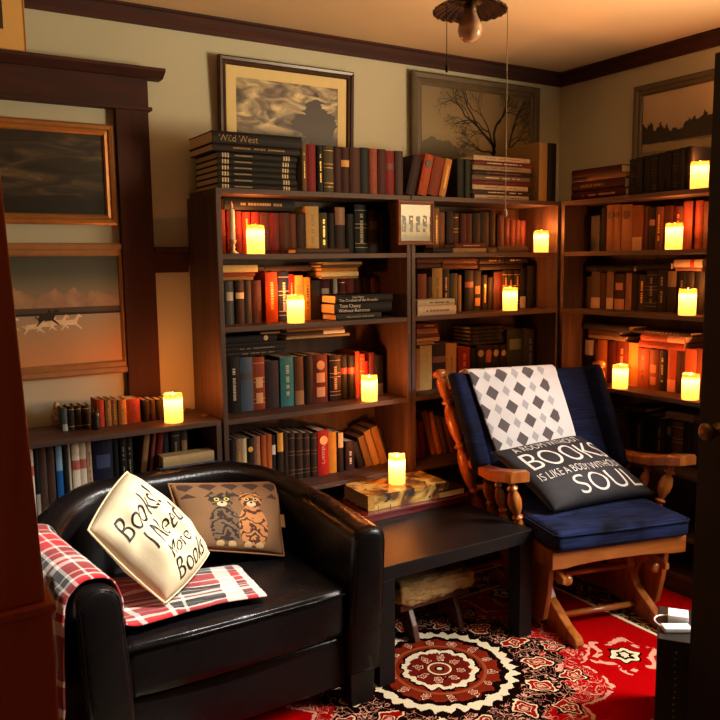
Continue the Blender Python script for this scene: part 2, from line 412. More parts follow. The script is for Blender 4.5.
def row(face, o, sc, sz, dp, lim, top, items, where, group, depth=.17, first=0):
    ax, val = (1, -dp) if face == 'back' else (0, -dp)
    def P(x, y): return at(o[0]+x*sc, o[1]+y*sc, ax, val)
    def sof(p): return p.x if face == 'back' else -p.y
    rz = 0 if face == 'back' else -PI/2
    prev = lim[0]; tops = []; cu = first; cl = 0
    lims = []
    for it in [i for i in items if i[0] == 'L']:
        ym = (it[3]+it[4])/2; lims.append((sof(P(it[1], ym)), sof(P(it[2], ym)), P((it[1]+it[2])/2, it[4]).z))
    for it in [i for i in items if i[0] in 'UK']:
        kind, x0, x1, y0, c = it[:5]; st = it[5] if len(it) > 5 else ''; kw = it[6] if len(it) > 6 else {}
        yb = proj(W(face, lim[0], dp, sz))[1]; ym = (o[1]+y0*sc+yb)/2; ym = (ym-o[1])/sc
        s0 = max(sof(P(x0, ym)), prev+.0006); s1 = min(sof(P(x1, ym)), lim[1]); wd = s1-s0-.0008
        if wd < .006: continue
        h = P((x0+x1)/2, y0).z-sz; dpt = kw.get('d', depth)+rb.uniform(-.012, .0); dpt = min(dpt, dp-.069) if dp < .28 else dpt
        cu += 1; txt = {k: v for k, v in kw.items() if k in ('text', 'lc', 'textm')}
        lab = kw.get('label') or '%s %sbook, %s upright from left, %s' % (cname(c), 'leaning ' if kind == 'K' else '', ORD[cu-1], where)
        if kind == 'K':
            a = math.radians(kw['a']); h = h/math.cos(a)-wd*abs(math.sin(a)); h = min(h, (top-sz-.004)/math.cos(a)-wd*abs(math.tan(a)))
            loc = W(face, (s0+s1)/2, dp, sz+wd/2*abs(math.sin(a))+.0005)
            rot = (0, a, rz)
            book(wd*math.cos(a)*.97, h, dpt, c, st, loc, rot, lab, group, **txt)
            prev = s1+.0006; tops.append((s0+min(0, h*math.sin(a)), s1+max(0, h*math.sin(a)), sz+h*math.cos(a)+wd*abs(math.sin(a))+.001)); continue
        h = min(h, top-sz-.006)
        for a_, b_, z_ in lims:
            if a_ < s1-.004 and b_ > s0+.004 and z_ > sz+.09: h = min(h, z_-sz)
        rec = kw.get('rec', rb.uniform(-.004, .006))
        loc = W(face, (s0+s1)/2, dp-rec, sz+.0004)
        book(wd, h, dpt, c, st, loc, (0, 0, rz), lab, group, **txt)
        prev = s1; tops.append((s0, s1, sz+h))
    for it in [i for i in items if i[0] == 'L']:                        # lying, lowest first
        _, x0, x1, y0, y1, c = it[:6]; st = it[6] if len(it) > 6 else ''; kw = it[7] if len(it) > 7 else {}; out = kw.get('out', 0)
        ym = (y0+y1)/2; s0 = max(lim[0], sof(P(x0, ym))); s1 = min(lim[1], sof(P(x1, ym)))
        th = (P((x0+x1)/2, y0)-P((x0+x1)/2, y1)).z-.0008
        z0 = max([sz]+[t[2] for t in tops if t[0] < s1-.002 and t[1] > s0+.002])
        th = min(th, top-z0-.002)
        if th < .004: print('SKIP lying', where, c, round(z0, 3)); continue
        cl += 1
        lab = kw.get('label') or '%s book lying flat, %s from bottom left, %s' % (cname(c), ORD[cl-1], where)
        txt = {k: v for k, v in kw.items() if k in ('text', 'lc', 'textm')}
        loc = W(face, s0, dp+out, z0+th/2+.0005)
        dpt = kw.get('d', depth-.01); dpt = min(dpt, dp+out-.067) if dp < .28 else dpt
        book(th, s1-s0, dpt, c, st, loc, (0, PI/2, rz), lab, group, **txt)
        tops.append((s0, s1, z0+th+.0012))
SP = .208
B1 = (-2.123, -1.27); B2 = (-1.221, -.358); B3 = (.394, 1.262); BL = (-3.045, -2.178)
# --- top of the left bookcase
row('back', (290, 130), .1806, TOPZ, .30, (-1.755, -1.25), 9, [
 ('U', 50, 92, 74, '7a6a4c', 't'), ('U', 92, 148, 80, '8e1f1c', ''), ('U', 150, 183, 86, '15161c', 't'), ('U', 183, 238, 86, '5f553a', 'g'),
 ('U', 238, 282, 93, '4e2420', ''), ('U', 282, 330, 96, '4c1a18', 'm', {'lc': 'c08a40'}), ('U', 330, 386, 98, '5e3826', ''), ('U', 387, 438, 98, '1f2b2b', ''),
 ('U', 439, 482, 104, 'a05a40', 'g', {'lc': '5a2a1c'}), ('U', 483, 528, 108, '5c2a26', ''), ('U', 529, 580, 116, '8c221f', 'm', {'lc': '5a1614'}), ('U', 581, 624, 118, '564238', '')],
 'top of left bookcase', 'old hardbacks on top of the left bookcase', .18)
yy = [(330, 300), (299, 266), (265, 235), (234, 204), (203, 172), (171, 138)]; kk = 1.16
st = []
for i, (b_, t_) in enumerate(yy):
    st.append(('L', 226+i*0, 700-rb.randint(0, 12), b_-(b_-t_)*kk, b_, '171310', 'e', {'lc': 'c9b48a', 'd': .24, 'out': 0,
      'label': 'thin black volume with pale spine marks, %s up in the stack beside the upright books' % ORD[i]}))
st.append(('L', 190, 712, 88, 132, '33231a', 't', {'d': .25, 'out': .01, 'label': 'brown book second from the top of the black stack on the left bookcase', 'lc': '8a6a3c'}))
st.append(('L', 185, 716, 16, 88, '1d1512', '', {'d': .26, 'out': .015, 'text': [('Wild West', .036, .105, .003, 1)], 'textm': plain('tan_print', 'a07a40', .6), 'label': 'thick black Wild West book on top of the stack of dark volumes'}))
row('back', (180, 130), .1667, TOPZ, .29, (-2.25, -1.76), 9, st, 'the stack', 'stack of dark volumes on top of the left bookcase', .235)
# --- left bookcase, first shelf
zt = TOPZ-.02
row('back', (215, 185), .1528, SHELVES[0], SP, B1, zt, [
 ('U', 24, 72, 160, '6e2216', ''), ('U', 80, 132, 168, '8e2412', 'g', {'lc': '4a140c'}), ('U', 134, 180, 172, '7a1c12', ''), ('U', 184, 236, 178, 'a03418', 't'), ('U', 238, 290, 178, '7c2414', ''),
 ('U', 292, 354, 182, '5c2418', 'g', {'lc': '2c100c'}), ('U', 356, 420, 184, '6c2114', ''), ('U', 422, 488, 184, '54301f', ''), ('U', 489, 532, 190, '6a4430', ''), ('U', 536, 592, 190, '43271c', ''),
 ('U', 597, 684, 140, 'c8b07a', 't', {'lc': '8a7040', 'label': 'tall cream book standing among brown ones on the first shelf of the left bookcase'}),
 ('U', 686, 742, 182, '5c573c', 't'), ('U', 743, 782, 185, '241c16', ''), ('U', 785, 851, 146, '3c2018', 'h', {'lc': '7a5030'}), ('U', 860, 910, 190, '1a1a18', ''),
 ('U', 914, 998, 130, '16151a', 'gt', {'lc': '9a8a60'}), ('U', 1000, 1068, 165, '3a1613', 'l', {'lc': '4a2018'}), ('U', 1070, 1130, 190, '221412', ''), ('U', 1132, 1190, 200, '1a100e', ''),
 ('L', 60, 520, 92, 168, '1a1c17', 't', {'lc': '7a6a3c', 'd': .15, 'label': 'long dark green-black book lying across the red books on the first shelf'})],
 'first shelf of left bookcase', 'books on the first shelf of the left bookcase', .16)
row('back', (215, 185), .1528, SHELVES[0], .335, B1, zt, [
 ('L', 530, 876, 436, 470, '5a3c2c', '', {'d': .08, 'label': 'thin brown book lying flat at the edge of the first shelf before the cream book'})],
 'x', 'books on the first shelf of the left bookcase', .08)
# --- left bookcase, second shelf
zt = SHELVES[0]-.02
row('back', (215, 250), .1528, SHELVES[1], SP, B1, zt, [
 ('U', 70, 131, 205, '5c6468', 'l', {'lc': 'a8a498'}), ('U', 133, 189, 198, '4c3526', 'm', {'lc': 'c8b080'}), ('U', 191, 236, 200, '4f463c', ''), ('U', 241, 308, 200, '5e3020', ''),
 ('U', 330, 410, 145, 'b4561e', 't', {'lc': 'd8a860'}), ('U', 415, 485, 140, '242a4c', 'tg', {'lc': 'a8a4a0'}), ('U', 487, 524, 160, 'a03020', 't', {'lc': 'd0a060'}), ('U', 526, 579, 168, 'd0b060', 'l', {'lc': '8c7830'}),
 ('U', 581, 624, 180, 'c89a40', 't'), ('U', 630, 690, 200, '241c18', ''),
 ('L', 50, 250, 162, 188, 'a58556', '', {}), ('L', 48, 262, 136, 160, '9c4c28', '', {}), ('L', 46, 278, 84, 132, 'd8c890', '', {'d': .15}),
 ('L', 322, 630, 95, 132, '4a3424', '', {'d': .17, 'label': 'dark brown book lying flat across the orange and navy spines, second shelf'})],
 'second shelf of left bookcase', 'books on the second shelf of the left bookcase', .16)
row('back', (310, 250), .1528, SHELVES[1], .125, (-1.72, -1.272), zt, [
 ('U', 65, 133, 182, '6e1c18', 'l', {'lc': 'a09080'}), ('U', 135, 150, 182, '3c1612', ''), ('U', 150, 178, 185, 'd8ccb8', ''), ('U', 186, 236, 182, '641a14', 'g'), ('U', 238, 290, 182, '6e3018', ''),
 ('U', 292, 344, 182, '541c14', ''), ('U', 346, 393, 182, '3a1a12', ''), ('U', 395, 435, 180, '8a4a22', ''), ('U', 437, 485, 178, '7a4c26', 'l', {'lc': 'a04420'}),
 ('L', 4, 236, 172, 186, 'a08658', '', {'out': .1, 'd': .145}), ('L', 2, 240, 135, 166, 'ddd0a0', '', {'out': .1, 'd': .145}), ('L', 4, 234, 106, 130, 'b8882e', '', {'out': .1, 'd': .145}), ('L', 0, 250, 85, 103, '6c4c2c', '', {'out': .1, 'd': .145}), ('L', 10, 262, 62, 80, 'b09468', '', {'out': .1, 'd': .145})],
 'back row, second shelf of left bookcase', 'books behind the stacked thrillers', .12)
row('back', (310, 250), .1528, SHELVES[1], .325, B1, zt, [
 ('L', 170, 465, 422, 464, '46463a', 't', {'d': .18, 'lc': '7a786a', 'label': 'grey-green book at the bottom of the three stacked thrillers'}),
 ('L', 160, 532, 348, 414, '12110f', '', {'d': .19, 'text': [('Tom Clancy', .021, .075, -.0095, 1), ('Without Remorse', .021, .095, .0085, 1)], 'label': 'thick black Without Remorse book in the middle of the three-book stack'}),
 ('L', 166, 538, 290, 344, '12110f', '', {'d': .19, 'text': [('Tom Clancy', .012, .11, -.007, 1), ('The Cardinal of the Kremlin', .017, .112, .005, 1)], 'label': 'black book with white two-line title on top of the three-book stack'})],
 'x', 'three stacked thrillers on the second shelf', .12)
# --- left bookcase, third shelf
zt = SHELVES[1]-.02
row('back', (215, 320), .1528, SHELVES[2], SP, B1, zt, [
 ('U', 83, 166, 243, '171513', 't', {'lc': 'b8b0a0'}), ('U', 168, 251, 243, '62788e', 'm', {'lc': '3a3c44'}), ('U', 253, 331, 243, 'a65a3a', 'xg', {'lc': 'd0a070'}), ('U', 335, 422, 268, '4c424c', ''),
 ('U', 432, 522, 243, '4f9aa2', 't', {'lc': 'b8c0a0', 'label': 'bright teal book with pale lettering on the third shelf of the left bookcase'}), ('U', 523, 583, 240, '7c5836', 'f', {'lc': '96704a'}), ('U', 585, 642, 232, '33201a', ''),
 ('U', 645, 738, 226, '7a3424', 'xo', {'lc': 'c49468', 'label': 'reddish-brown book with round cream emblem on the third shelf'}), ('U', 750, 824, 230, '2e1c16', 'tg', {'lc': 'c09060'}),
 ('U', 826, 871, 232, '120f10', 'm', {'lc': '9c3020'}), ('U', 872, 916, 232, '120f10', 'm', {'lc': '9c3020'}), ('U', 917, 946, 205, 'b04c20', ''), ('U', 947, 980, 222, 'b04a20', 'g'),
 ('U', 981, 1006, 270, '9c1c14', ''), ('U', 1007, 1046, 212, '5c1a14', ''), ('U', 1048, 1102, 232, '15110f', 'f', {'lc': '55504a'}),
 ('L', 80, 456, 196, 228, '2c2e2e', 't', {'lc': '807860'}), ('L', 74, 464, 160, 190, '2e302f', 't', {'lc': '8c8468'}), ('L', 70, 470, 132, 156, '24282c', '', {}), ('L', 66, 402, 82, 128, '232c3e', 'o', {'lc': 'd0c090'}),
 ('L', 300, 424, 60, 76, 'a08a58', '', {}),
 ('L', 468, 882, 186, 206, 'b8a884', '', {}), ('L', 470, 850, 154, 180, '4a3a30', 'h', {'lc': 'd8d0bc'}), ('L', 472, 838, 122, 150, '8c6c44', '', {}), ('L', 560, 912, 56, 104, '5c1d18', 'gt', {'lc': 'c0906c'})],
 'third shelf of left bookcase', 'books on the third shelf of the left bookcase', .165)
# --- left bookcase, fourth shelf
zt = SHELVES[2]-.02
row('back', (220, 405), .1528, SHELVES[3], SP, B1, zt, [
 ('U', 68, 106, 228, '1d1814', ''), ('U', 107, 145, 222, 'a89070', 't'), ('U', 146, 178, 220, 'd8cca8', ''), ('U', 179, 226, 218, '15151c', 'fo', {'lc': 'd8a830'}), ('U', 227, 270, 205, 'b08468', 't'),
 ('U', 271, 305, 196, 'b8682e', ''), ('U', 306, 340, 190, 'b87038', ''), ('U', 341, 373, 200, '241c1c', 'l', {'lc': 'd0c8b8'}), ('U', 375, 415, 180, '2c241e', 'h', {'lc': 'c8922e'}), ('U', 416, 448, 182, '1c1310', ''),
 ('U', 450, 496, 182, '2b1c14', 'g', {'lc': '6a4a20'}), ('U', 497, 545, 182, '2b1c14', 'g', {'lc': '6a4a20'}), ('U', 546, 594, 182, '2b1c14', 'g', {'lc': '6a4a20'}), ('U', 595, 638, 182, '2b1c14', 'g', {'lc': '6a4a20'}),
 ('U', 640, 712, 165, 'b0201a', 'o', {'lc': 'd8a060', 'text': [("Webster's", .026, .105, 0, -1)], 'textm': plain('pink_print', 'e0a080', .6), 'label': "thick red Webster's dictionary on the fourth shelf of the left bookcase"}),
 ('U', 713, 770, 178, 'c8962c', 't', {'lc': 'a06018'}), ('U', 771, 806, 178, '2a2018', 'h', {'lc': 'b89c68'}), ('U', 822, 880, 235, '3c1e1c', 't', {'lc': 'c0b0a0'}),
 ('K', 905, 950, 230, '2a2c24', '', {'a': -18}), ('K', 955, 1000, 190, '8a7048', '', {'a': -18}), ('K', 1003, 1050, 150, 'b09460', '', {'a': -18}), ('K', 1053, 1100, 125, 'a07c4c', '', {'a': -18}), ('K', 1104, 1150, 135, '1c1512', '', {'a': -18})],
 'fourth shelf of left bookcase', 'books on the fourth shelf of the left bookcase', .17)
# --- top of the middle bookcase
row('back', (400, 130), .236, TOPZ, .29, (-1.243, -.34), 9, [
 ('K', -2, 20, 135, '231614', '', {'a': 14}), ('K', 22, 62, 105, '3c1a18', '', {'a': 14}), ('K', 72, 112, 98, 'b05a2a', 'o', {'a': 14, 'lc': '4a2414'}), ('K', 114, 160, 108, '8c4420', '', {'a': 14}), ('K', 162, 192, 118, 'c08a50', 't', {'a': 14}),
 ('U', 246, 275, 122, '232a20', ''), ('U', 276, 300, 124, '323a24', ''),
 ('U', 577, 612, 56, 'b09468', '', {'d': .24, 'rec': -.02, 'label': 'very tall tan and cream folio book on top of the middle bookcase'}), ('U', 614, 658, 60, '15192a', '', {'d': .24, 'rec': -.02, 'label': 'very tall navy book beside the tan folio above the middle bookcase'})],
 'top of middle bookcase', 'books on top of the middle bookcase', .19)
mags = ['b8a890', '4a3a34', 'c0b098', '6c2c2a', '7c6a5a', '2c2826', 'a09078', '6c3a34', 'b8a890']
mag_l = ['pale', 'dark brown', 'cream', 'red-brown', 'taupe', 'black', 'beige', 'maroon', 'off-white']
row('back', (400, 130), .236, TOPZ, .30, (-1.243, -.34), 9, [('L', 303+rb.randint(0, 12), 552+rb.randint(-12, 10), 268-i*20.5, 288-i*20.5, mags[i], 't', {'d': .2, 'lc': ['4a2c28', 'c8b8a0', '8c2c28'][i % 3],
   'label': '%s magazine lying %s from the bottom of the pile by the tall folio' % (mag_l[i], ORD[i])}) for i in range(9)], 'x', 'pile of magazines on top of the middle bookcase', .2)
# --- middle bookcase, first shelf
zt = TOPZ-.02
row('back', (395, 190), .236, SHELVES[0], SP, B2, zt, [
 ('U', 130, 162, 90, '5a3c2c', ''), ('U', 163, 189, 78, 'a07c58', 't'), ('U', 190, 214, 95, '9c7050', ''), ('U', 216, 246, 92, '3c261c', ''), ('U', 247, 274, 98, '5c3828', 'g'), ('U', 275, 300, 100, '5c2a1c', ''), ('U', 301, 326, 100, '64301c', ''),
 ('U', 328, 360, 98, '231c1c', ''), ('U', 361, 400, 92, '1c2428', ''), ('U', 402, 430, 86, '4a3424', ''), ('U', 431, 460, 104, '5c1c14', ''), ('U', 461, 486, 122, '641c14', ''), ('U', 487, 511, 126, '6c1e14', ''), ('U', 512, 534, 128, '5c1812', ''), ('U', 535, 556, 130, '641c12', '')],
 'first shelf of middle bookcase', 'books on the first shelf of the middle bookcase', .14)
row('back', (395, 190), .236, SHELVES[0], .32, B2, zt, [
 ('L', 160, 243, 216, 238, '241814', '', {'d': .075}), ('L', 245, 385, 217, 237, 'a58c64', '', {'d': .08}), ('L', 252, 382, 195, 215, '6c2820', 't', {'lc': 'b09070', 'd': .08}), ('L', 436, 562, 212, 238, '6c5a48', '', {'d': .075})],
 'first shelf of middle bookcase', 'books on the first shelf of the middle bookcase', .08)
# --- middle bookcase, second shelf
zt = SHELVES[0]-.02
row('back', (410, 245), .2153, SHELVES[1], SP, B2, zt, [
 ('U', 34, 75, 135, '8a5030', ''), ('U', 76, 99, 150, '3c2a20', ''), ('U', 100, 148, 108, 'b09a60', 't', {'lc': '6a4c20'}), ('U', 150, 185, 112, '15120f', 't', {'lc': 'b09060'}), ('U', 186, 224, 132, '4c5240', ''), ('U', 225, 241, 140, 'a08a60', ''),
 ('U', 255, 295, 118, '17120f', 'm', {'lc': '7c4420'}), ('U', 296, 334, 120, '251812', 'x', {'lc': 'c08440'}), ('U', 336, 360, 140, '3a2820', 't'), ('U', 361, 384, 150, '2c1c16', ''), ('U', 385, 424, 125, '541a12', ''),
 ('U', 428, 455, 118, '1f1812', 'gt'), ('U', 456, 482, 118, '1f1812', 'gt'), ('U', 483, 511, 118, '1f1812', 'gt'), ('U', 513, 541, 112, '141211', 'f', {'lc': '8c8478'}), ('U', 543, 576, 96, '221c18', ''),
 ('L', 30, 140, 78, 102, '5c3424', ''), ('L', 30, 150, 48, 76, '6c442c', ''), ('L', 146, 318, 92, 110, 'b8845c', '', {'d': .17}), ('L', 150, 312, 64, 88, '7c5034', '', {'d': .17}), ('L', 152, 306, 38, 62, '8c5c3c', '', {'d': .17}),
 ('L', 322, 520, 80, 108, '2a1f1a', ''), ('L', 322, 436, 50, 78, '33241c', 't'), ('L', 440, 545, 48, 76, '2a1e1a', 't', {'lc': 'a0806c'})],
 'second shelf of middle bookcase', 'books on the second shelf of the middle bookcase', .15)
row('back', (410, 245), .2153, SHELVES[1], .328, B2, zt, [
 ('L', 34, 212, 274, 318, 'd8d0bc', 't', {'lc': '6c4a3c', 'd': .085, 'label': 'thick white patterned book lying at the left front of the second shelf'}), ('L', 34, 206, 240, 270, 'c8c4b4', 't', {'lc': '30302c', 'd': .085, 'label': 'white and black patterned book lying on the thick white patterned one'})],
 'x', 'books on the second shelf of the middle bookcase', .085)
# --- middle bookcase, third shelf
zt = SHELVES[1]-.02
row('back', (410, 310), .2153, SHELVES[2], SP, B2, zt, [
 ('U', 25, 46, 180, 'b07c44', ''), ('U', 48, 104, 165, 'ccb078', 't', {'lc': 'a08850'}), ('U', 105, 166, 156, '3c1c18', 'm', {'lc': '6a3c2c'}), ('U', 168, 219, 156, 'c89a5c', 't', {'lc': '8a4c20'}),
 ('U', 221, 276, 172, 'a02018', 't', {'lc': 'c86848', 'label': 'bright red book behind the left post of the glider chair'}), ('U', 278, 303, 178, '1f1712', ''), ('U', 305, 341, 162, '1f1d16', 'o', {'lc': 'a0804c'}), ('U', 342, 379, 162, '33150f', 'ol', {'lc': 'a04430'}),
 ('U', 380, 414, 162, '1f1d16', 'o', {'lc': 'a0804c'}), ('U', 415, 445, 162, '1f1d16', 'o', {'lc': 'a0804c'}), ('U', 447, 525, 88, '1c2c28', 'l', {'lc': '26423c'}), ('U', 527, 590, 90, '141828', 't', {'lc': '40485c'}), ('U', 592, 622, 76, '7c1e1a', 'f', {'lc': 'a87448'}),
 ('L', 30, 110, 148, 162, 'b08450', ''), ('L', 30, 136, 130, 147, 'c8a060', ''), ('L', 30, 134, 108, 127, '8c4c28', ''), ('L', 30, 128, 82, 106, 'c0905c', 't', {'lc': '803020'}), ('L', 30, 126, 56, 80, '8c2c1c', 't', {'lc': 'd0b090'})]
 +[('L', 280+3*(i % 2), 436-4*(i % 3), 141-i*19, 158-i*19, '1b1a15', 'g', {'lc': '54482c'}) for i in range(5)],
 'third shelf of middle bookcase', 'books on the third shelf of the middle bookcase', .16)
# --- middle bookcase, fourth shelf
zt = SHELVES[2]-.02
row('back', (410, 390), .125, SHELVES[3], SP, B2, zt, [
 ('K', 50, 84, 230, 'b8603c', 't', {'a': -7}), ('K', 86, 132, 240, 'a04422', '', {'a': -7}), ('K', 168, 215, 155, 'b4703c', '', {'a': -16}), ('K', 218, 262, 160, 'c07c44', 't', {'a': -16}), ('K', 266, 312, 200, '6c4c34', '', {'a': -16}), ('K', 320, 368, 215, '7c4a30', '', {'a': -16}), ('K', 380, 430, 230, '4c3024', '', {'a': -16})],
 'fourth shelf of middle bookcase', 'books on the fourth shelf of the middle bookcase', .16)
# --- top of the right bookcase
row('right', (555, 130), .229, TOPZ, .30, (.38, 1.28), 9, [
 ('U', 322+i*31, 322+i*31+30, 128-i*7, ['1a1412', '221614', '16110f', '1c1512', '251613'][i % 5], 'g' if i % 3 == 0 else '', {'lc': '3a2a1c'}) for i in range(9)]+[
 ('L', 55, 308, 268, 306, '5c2418', 't', {'lc': 'a07850', 'label': 'dark red book at the bottom of the short stack on the right bookcase'}),
 ('L', 38, 304, 218, 262, '4c2018', '', {'text': [('WORLD WAR II', .020, .13, 0, 1)], 'textm': plain('tan_print', 'a07a40', .6), 'label': 'brown World War II book in the stack on top of the right bookcase'}),
 ('L', 60, 312, 196, 216, '8c6844', 'f', {'lc': '2c1814', 'label': 'thin tan book near the top of the stack on the right bookcase'}),
 ('L', 34, 290, 160, 194, '4c1812', '', {'label': 'dark red book uppermost in the short stack on the right bookcase'})],
 'top of right bookcase', 'books on top of the right-hand bookcase', .19)
zt = TOPZ-.02
row('right', (560, 190), .222, SHELVES[0], SP, B3, zt, [
 ('U', 140, 178, 116, '8c8478', 'g', {'lc': '4c443c'}), ('U', 180, 204, 80, '1a1412', ''), ('U', 206, 245, 66, '9c7454', 'o', {'lc': '3c2014'}), ('U', 246, 275, 66, '9c7454', 'o', {'lc': '3c2014'}), ('U', 276, 326, 66, 'a07856', 'o', {'lc': '3c2014'}),
 ('U', 328, 372, 70, '84583c', 'f', {'lc': '9c7c60'}), ('U', 374, 402, 74, '5c3424', ''), ('U', 404, 430, 80, '1c1412', 'm', {'lc': '7c5c44'}), ('U', 432, 466, 76, '6c4834', 't'), ('U', 470, 510, 72, '4c1c14', ''), ('U', 511, 550, 75, '54201a', 't'),
 ('U', 556, 598, 52, '7c3c24', 'g', {'lc': '3c1c14'}), ('U', 604, 640, 48, '843c24', 'g', {'lc': '3c1c14'}), ('U', 642, 690, 50, '5c2c20', '')],
 'first shelf of right bookcase', 'books on the first shelf of the right-hand bookcase', .16)
zt = SHELVES[0]-.02
row('right', (560, 250), .222, SHELVES[1], SP, B3, zt, [
 ('U', 112, 138, 120, '4c3428', ''), ('U', 140, 182, 98, '6c5c4c', 'f', {'lc': 'a09078'}), ('U', 184, 206, 104, '5c3828', ''), ('U', 207, 240, 98, '8c7460', 'f', {'lc': 'b09c80'}), ('U', 244, 290, 108, '4c2c22', 'lf', {'lc': 'a06c4c'}), ('U', 291, 320, 104, '9c7860', ''),
 ('U', 324, 350, 110, '1c1613', ''), ('U', 351, 386, 112, '3c3428', 't'), ('U', 388, 438, 92, '17120f', 'tg', {'lc': '5c5448'}), ('U', 440, 482, 90, '141210', 't', {'lc': '6c6458'}), ('U', 484, 524, 95, '1a1614', 'h', {'lc': '54483c'}), ('U', 526, 566, 100, '16120f', 't', {'lc': '54483c'}), ('U', 568, 606, 98, '221714', ''), ('U', 608, 650, 96, '1a1412', ''),
 ('L', 118, 330, 48, 78, '17140f', 'g', {'lc': '2c281c'}), ('L', 344, 500, 46, 78, '141110', ''), ('L', 520, 640, 72, 88, '8c6c5c', ''), ('L', 516, 645, 10, 46, 'b8a890', 'm', {'lc': '8c2418'})],
 'second shelf of right bookcase', 'books on the second shelf of the right-hand bookcase', .15)
zt = SHELVES[1]-.02
row('right', (560, 310), .222, SHELVES[2], SP, B3, zt, [
 ('U', 108, 150, 135, '23201c', 'h', {'lc': 'a89c8c'}), ('U', 151, 166, 140, '5c2c1c', ''), ('U', 167, 212, 135, 'b07440', ''), ('U', 214, 252, 140, '5c241a', ''), ('U', 253, 302, 140, '7c3c24', 't', {'lc': 'c08850'}), ('U', 304, 350, 148, 'c08c48', ''),
 ('U', 352, 402, 172, 'a4542c', 't', {'lc': '3c1814'}), ('U', 403, 445, 178, '8c4c30', 'x', {'lc': 'b06440'}), ('U', 447, 482, 182, '2c1612', 't'), ('U', 484, 522, 182, 'b05c3c', 'f', {'lc': 'c88060'}), ('U', 524, 558, 185, '4c2018', ''), ('U', 560, 612, 175, 'a05838', ''), ('U', 614, 660, 175, '6c3424', ''),
 ('L', 130, 296, 108, 128, '9c8468', ''), ('L', 128, 270, 86, 104, '6c5444', ''), ('L', 106, 310, 54, 82, '4c4440', ''), ('L', 358, 560, 128, 160, 'b8583c', 't', {'lc': '5c1c14', 'label': 'orange-red book lying low over the upright books on the right third shelf'}), ('L', 366, 566, 92, 124, 'b06448', 'h', {'lc': 'd09c80', 'label': 'salmon book lying on the orange-red one, right bookcase third shelf'}), ('L', 330, 590, 70, 88, '4c3c34', 't')],
 'third shelf of right bookcase', 'books on the third shelf of the right-hand bookcase', .16)
zt = SHELVES[2]-.02
row('right', (590, 380), .153, SHELVES[3], SP, B3, zt, [
 ('U', 130, 190, 225, '3c2420', ''), ('U', 192, 222, 240, '241a16', ''), ('U', 224, 298, 232, '1c1a18', ''), ('U', 300, 354, 250, '3c2c20', 't', {'lc': '6c5438'}), ('U', 356, 430, 232, '161514', ''), ('U', 432, 490, 250, '44342c', 't'), ('U', 492, 532, 268, '2c241e', 'l', {'lc': '6c5c40'}), ('U', 534, 608, 278, '6c5434', 'g'), ('U', 610, 660, 282, '2c241c', ''), ('U', 662, 720, 282, '3c2c24', ''), ('U', 722, 790, 290, '241c18', ''),
 ('L', 150, 360, 190, 222, '241c18', ''), ('L', 222, 362, 158, 186, '5c4c3c', ''), ('L', 496, 680, 214, 262, '8c7860', '')],
 'fourth shelf of right bookcase', 'books on the fourth shelf of the right-hand bookcase', .16)
# --- low bookcase
row('back', (20, 380), .1528, .6, .27, BL, .857, [
 ('U', 2, 46, 440, '5c3a2c', ''), ('U', 50, 100, 438, 'd8d0c4', 'm', {'lc': 'a03c30'}), ('U', 102, 131, 420, '15120f', 'f', {'lc': '8c8478'}), ('U', 133, 184, 412, '5c4438', 't', {'lc': '2c1c18'}), ('U', 186, 236, 408, '5c4034', 't', {'lc': '2c1c18'}),
 ('U', 245, 289, 430, '2466a0', 'h', {'lc': '6c90a8', 'label': 'bright blue slim book on the low bookcase shelf'}), ('U', 291, 324, 400, '17120f', ''), ('U', 326, 345, 388, 'd0c0a4', ''), ('U', 347, 398, 385, 'd8ccb8', 'm', {'lc': '9c4c40'}), ('U', 400, 444, 382, 'd0c4b0', 'm', {'lc': '9c4c40'}), ('U', 446, 482, 380, 'c0a890', 't', {'lc': '7c3c34'}),
 ('U', 486, 614, 352, '161c3c', 'l', {'lc': '2c3458', 'label': 'very wide navy blue binder on the low bookcase shelf'}), ('U', 620, 662, 360, '17120f', ''), ('U', 663, 704, 352, '1f1a15', 't', {'lc': '8c7c54'}), ('U', 705, 748, 348, '1c1713', 't', {'lc': '8c7c54'}),
 ('K', 768, 808, 330, '9c7c54', '', {'a': 8}), ('K', 826, 850, 335, '8c4c34', '', {'a': 8}), ('K', 862, 900, 325, '7c1c18', '', {'a': 8}), ('U', 936, 985, 335, '15120f', ''), ('U', 1000, 1056, 300, '33281c', 'tg', {'lc': '7c6438'}), ('U', 1060, 1106, 305, '4c3820', 'l', {'lc': '7c5c34'})],
 'low bookcase shelf', 'books on the shelf of the low bookcase', .17)
# lying books at the front right of the low shelf, on a small pile so they clear the chair back
def lying(px0, px1, y0, y1, plane, z0, th, d, c, st, lab, grp, **kw):
    a, b_ = at(px0, (y0+y1)/2, 1, -plane), at(px1, (y0+y1)/2, 1, -plane)
    return book(th, b_.x-a.x, d, c, st, (a.x, -plane, z0+th/2), (0, PI/2, 0), lab, grp, **kw)
gl = 'books lying at the right end of the low bookcase'
zz = .6
for px0, px1, th, c, st_, lab in ((158, 217, .04, '2c1c16', '', 'dark brown book lying lowest in the flat pile, low bookcase'), (160, 217, .04, '5c4030', '', 'brown book lying under the blue book on the low bookcase'),
      (160, 218, .038, '2c5c9c', 't', 'blue book lying under a pale book in the low bookcase'), (163, 214, .040, 'c8b890', '', 'pale thick book with dark cover lying on the blue book')):
    zz += .0006; lying(px0, px1, 460, 460, .335, zz, th, .062 if th > .03 else .07, c, st_, lab, gl, lc='a0b8c8'); zz += th
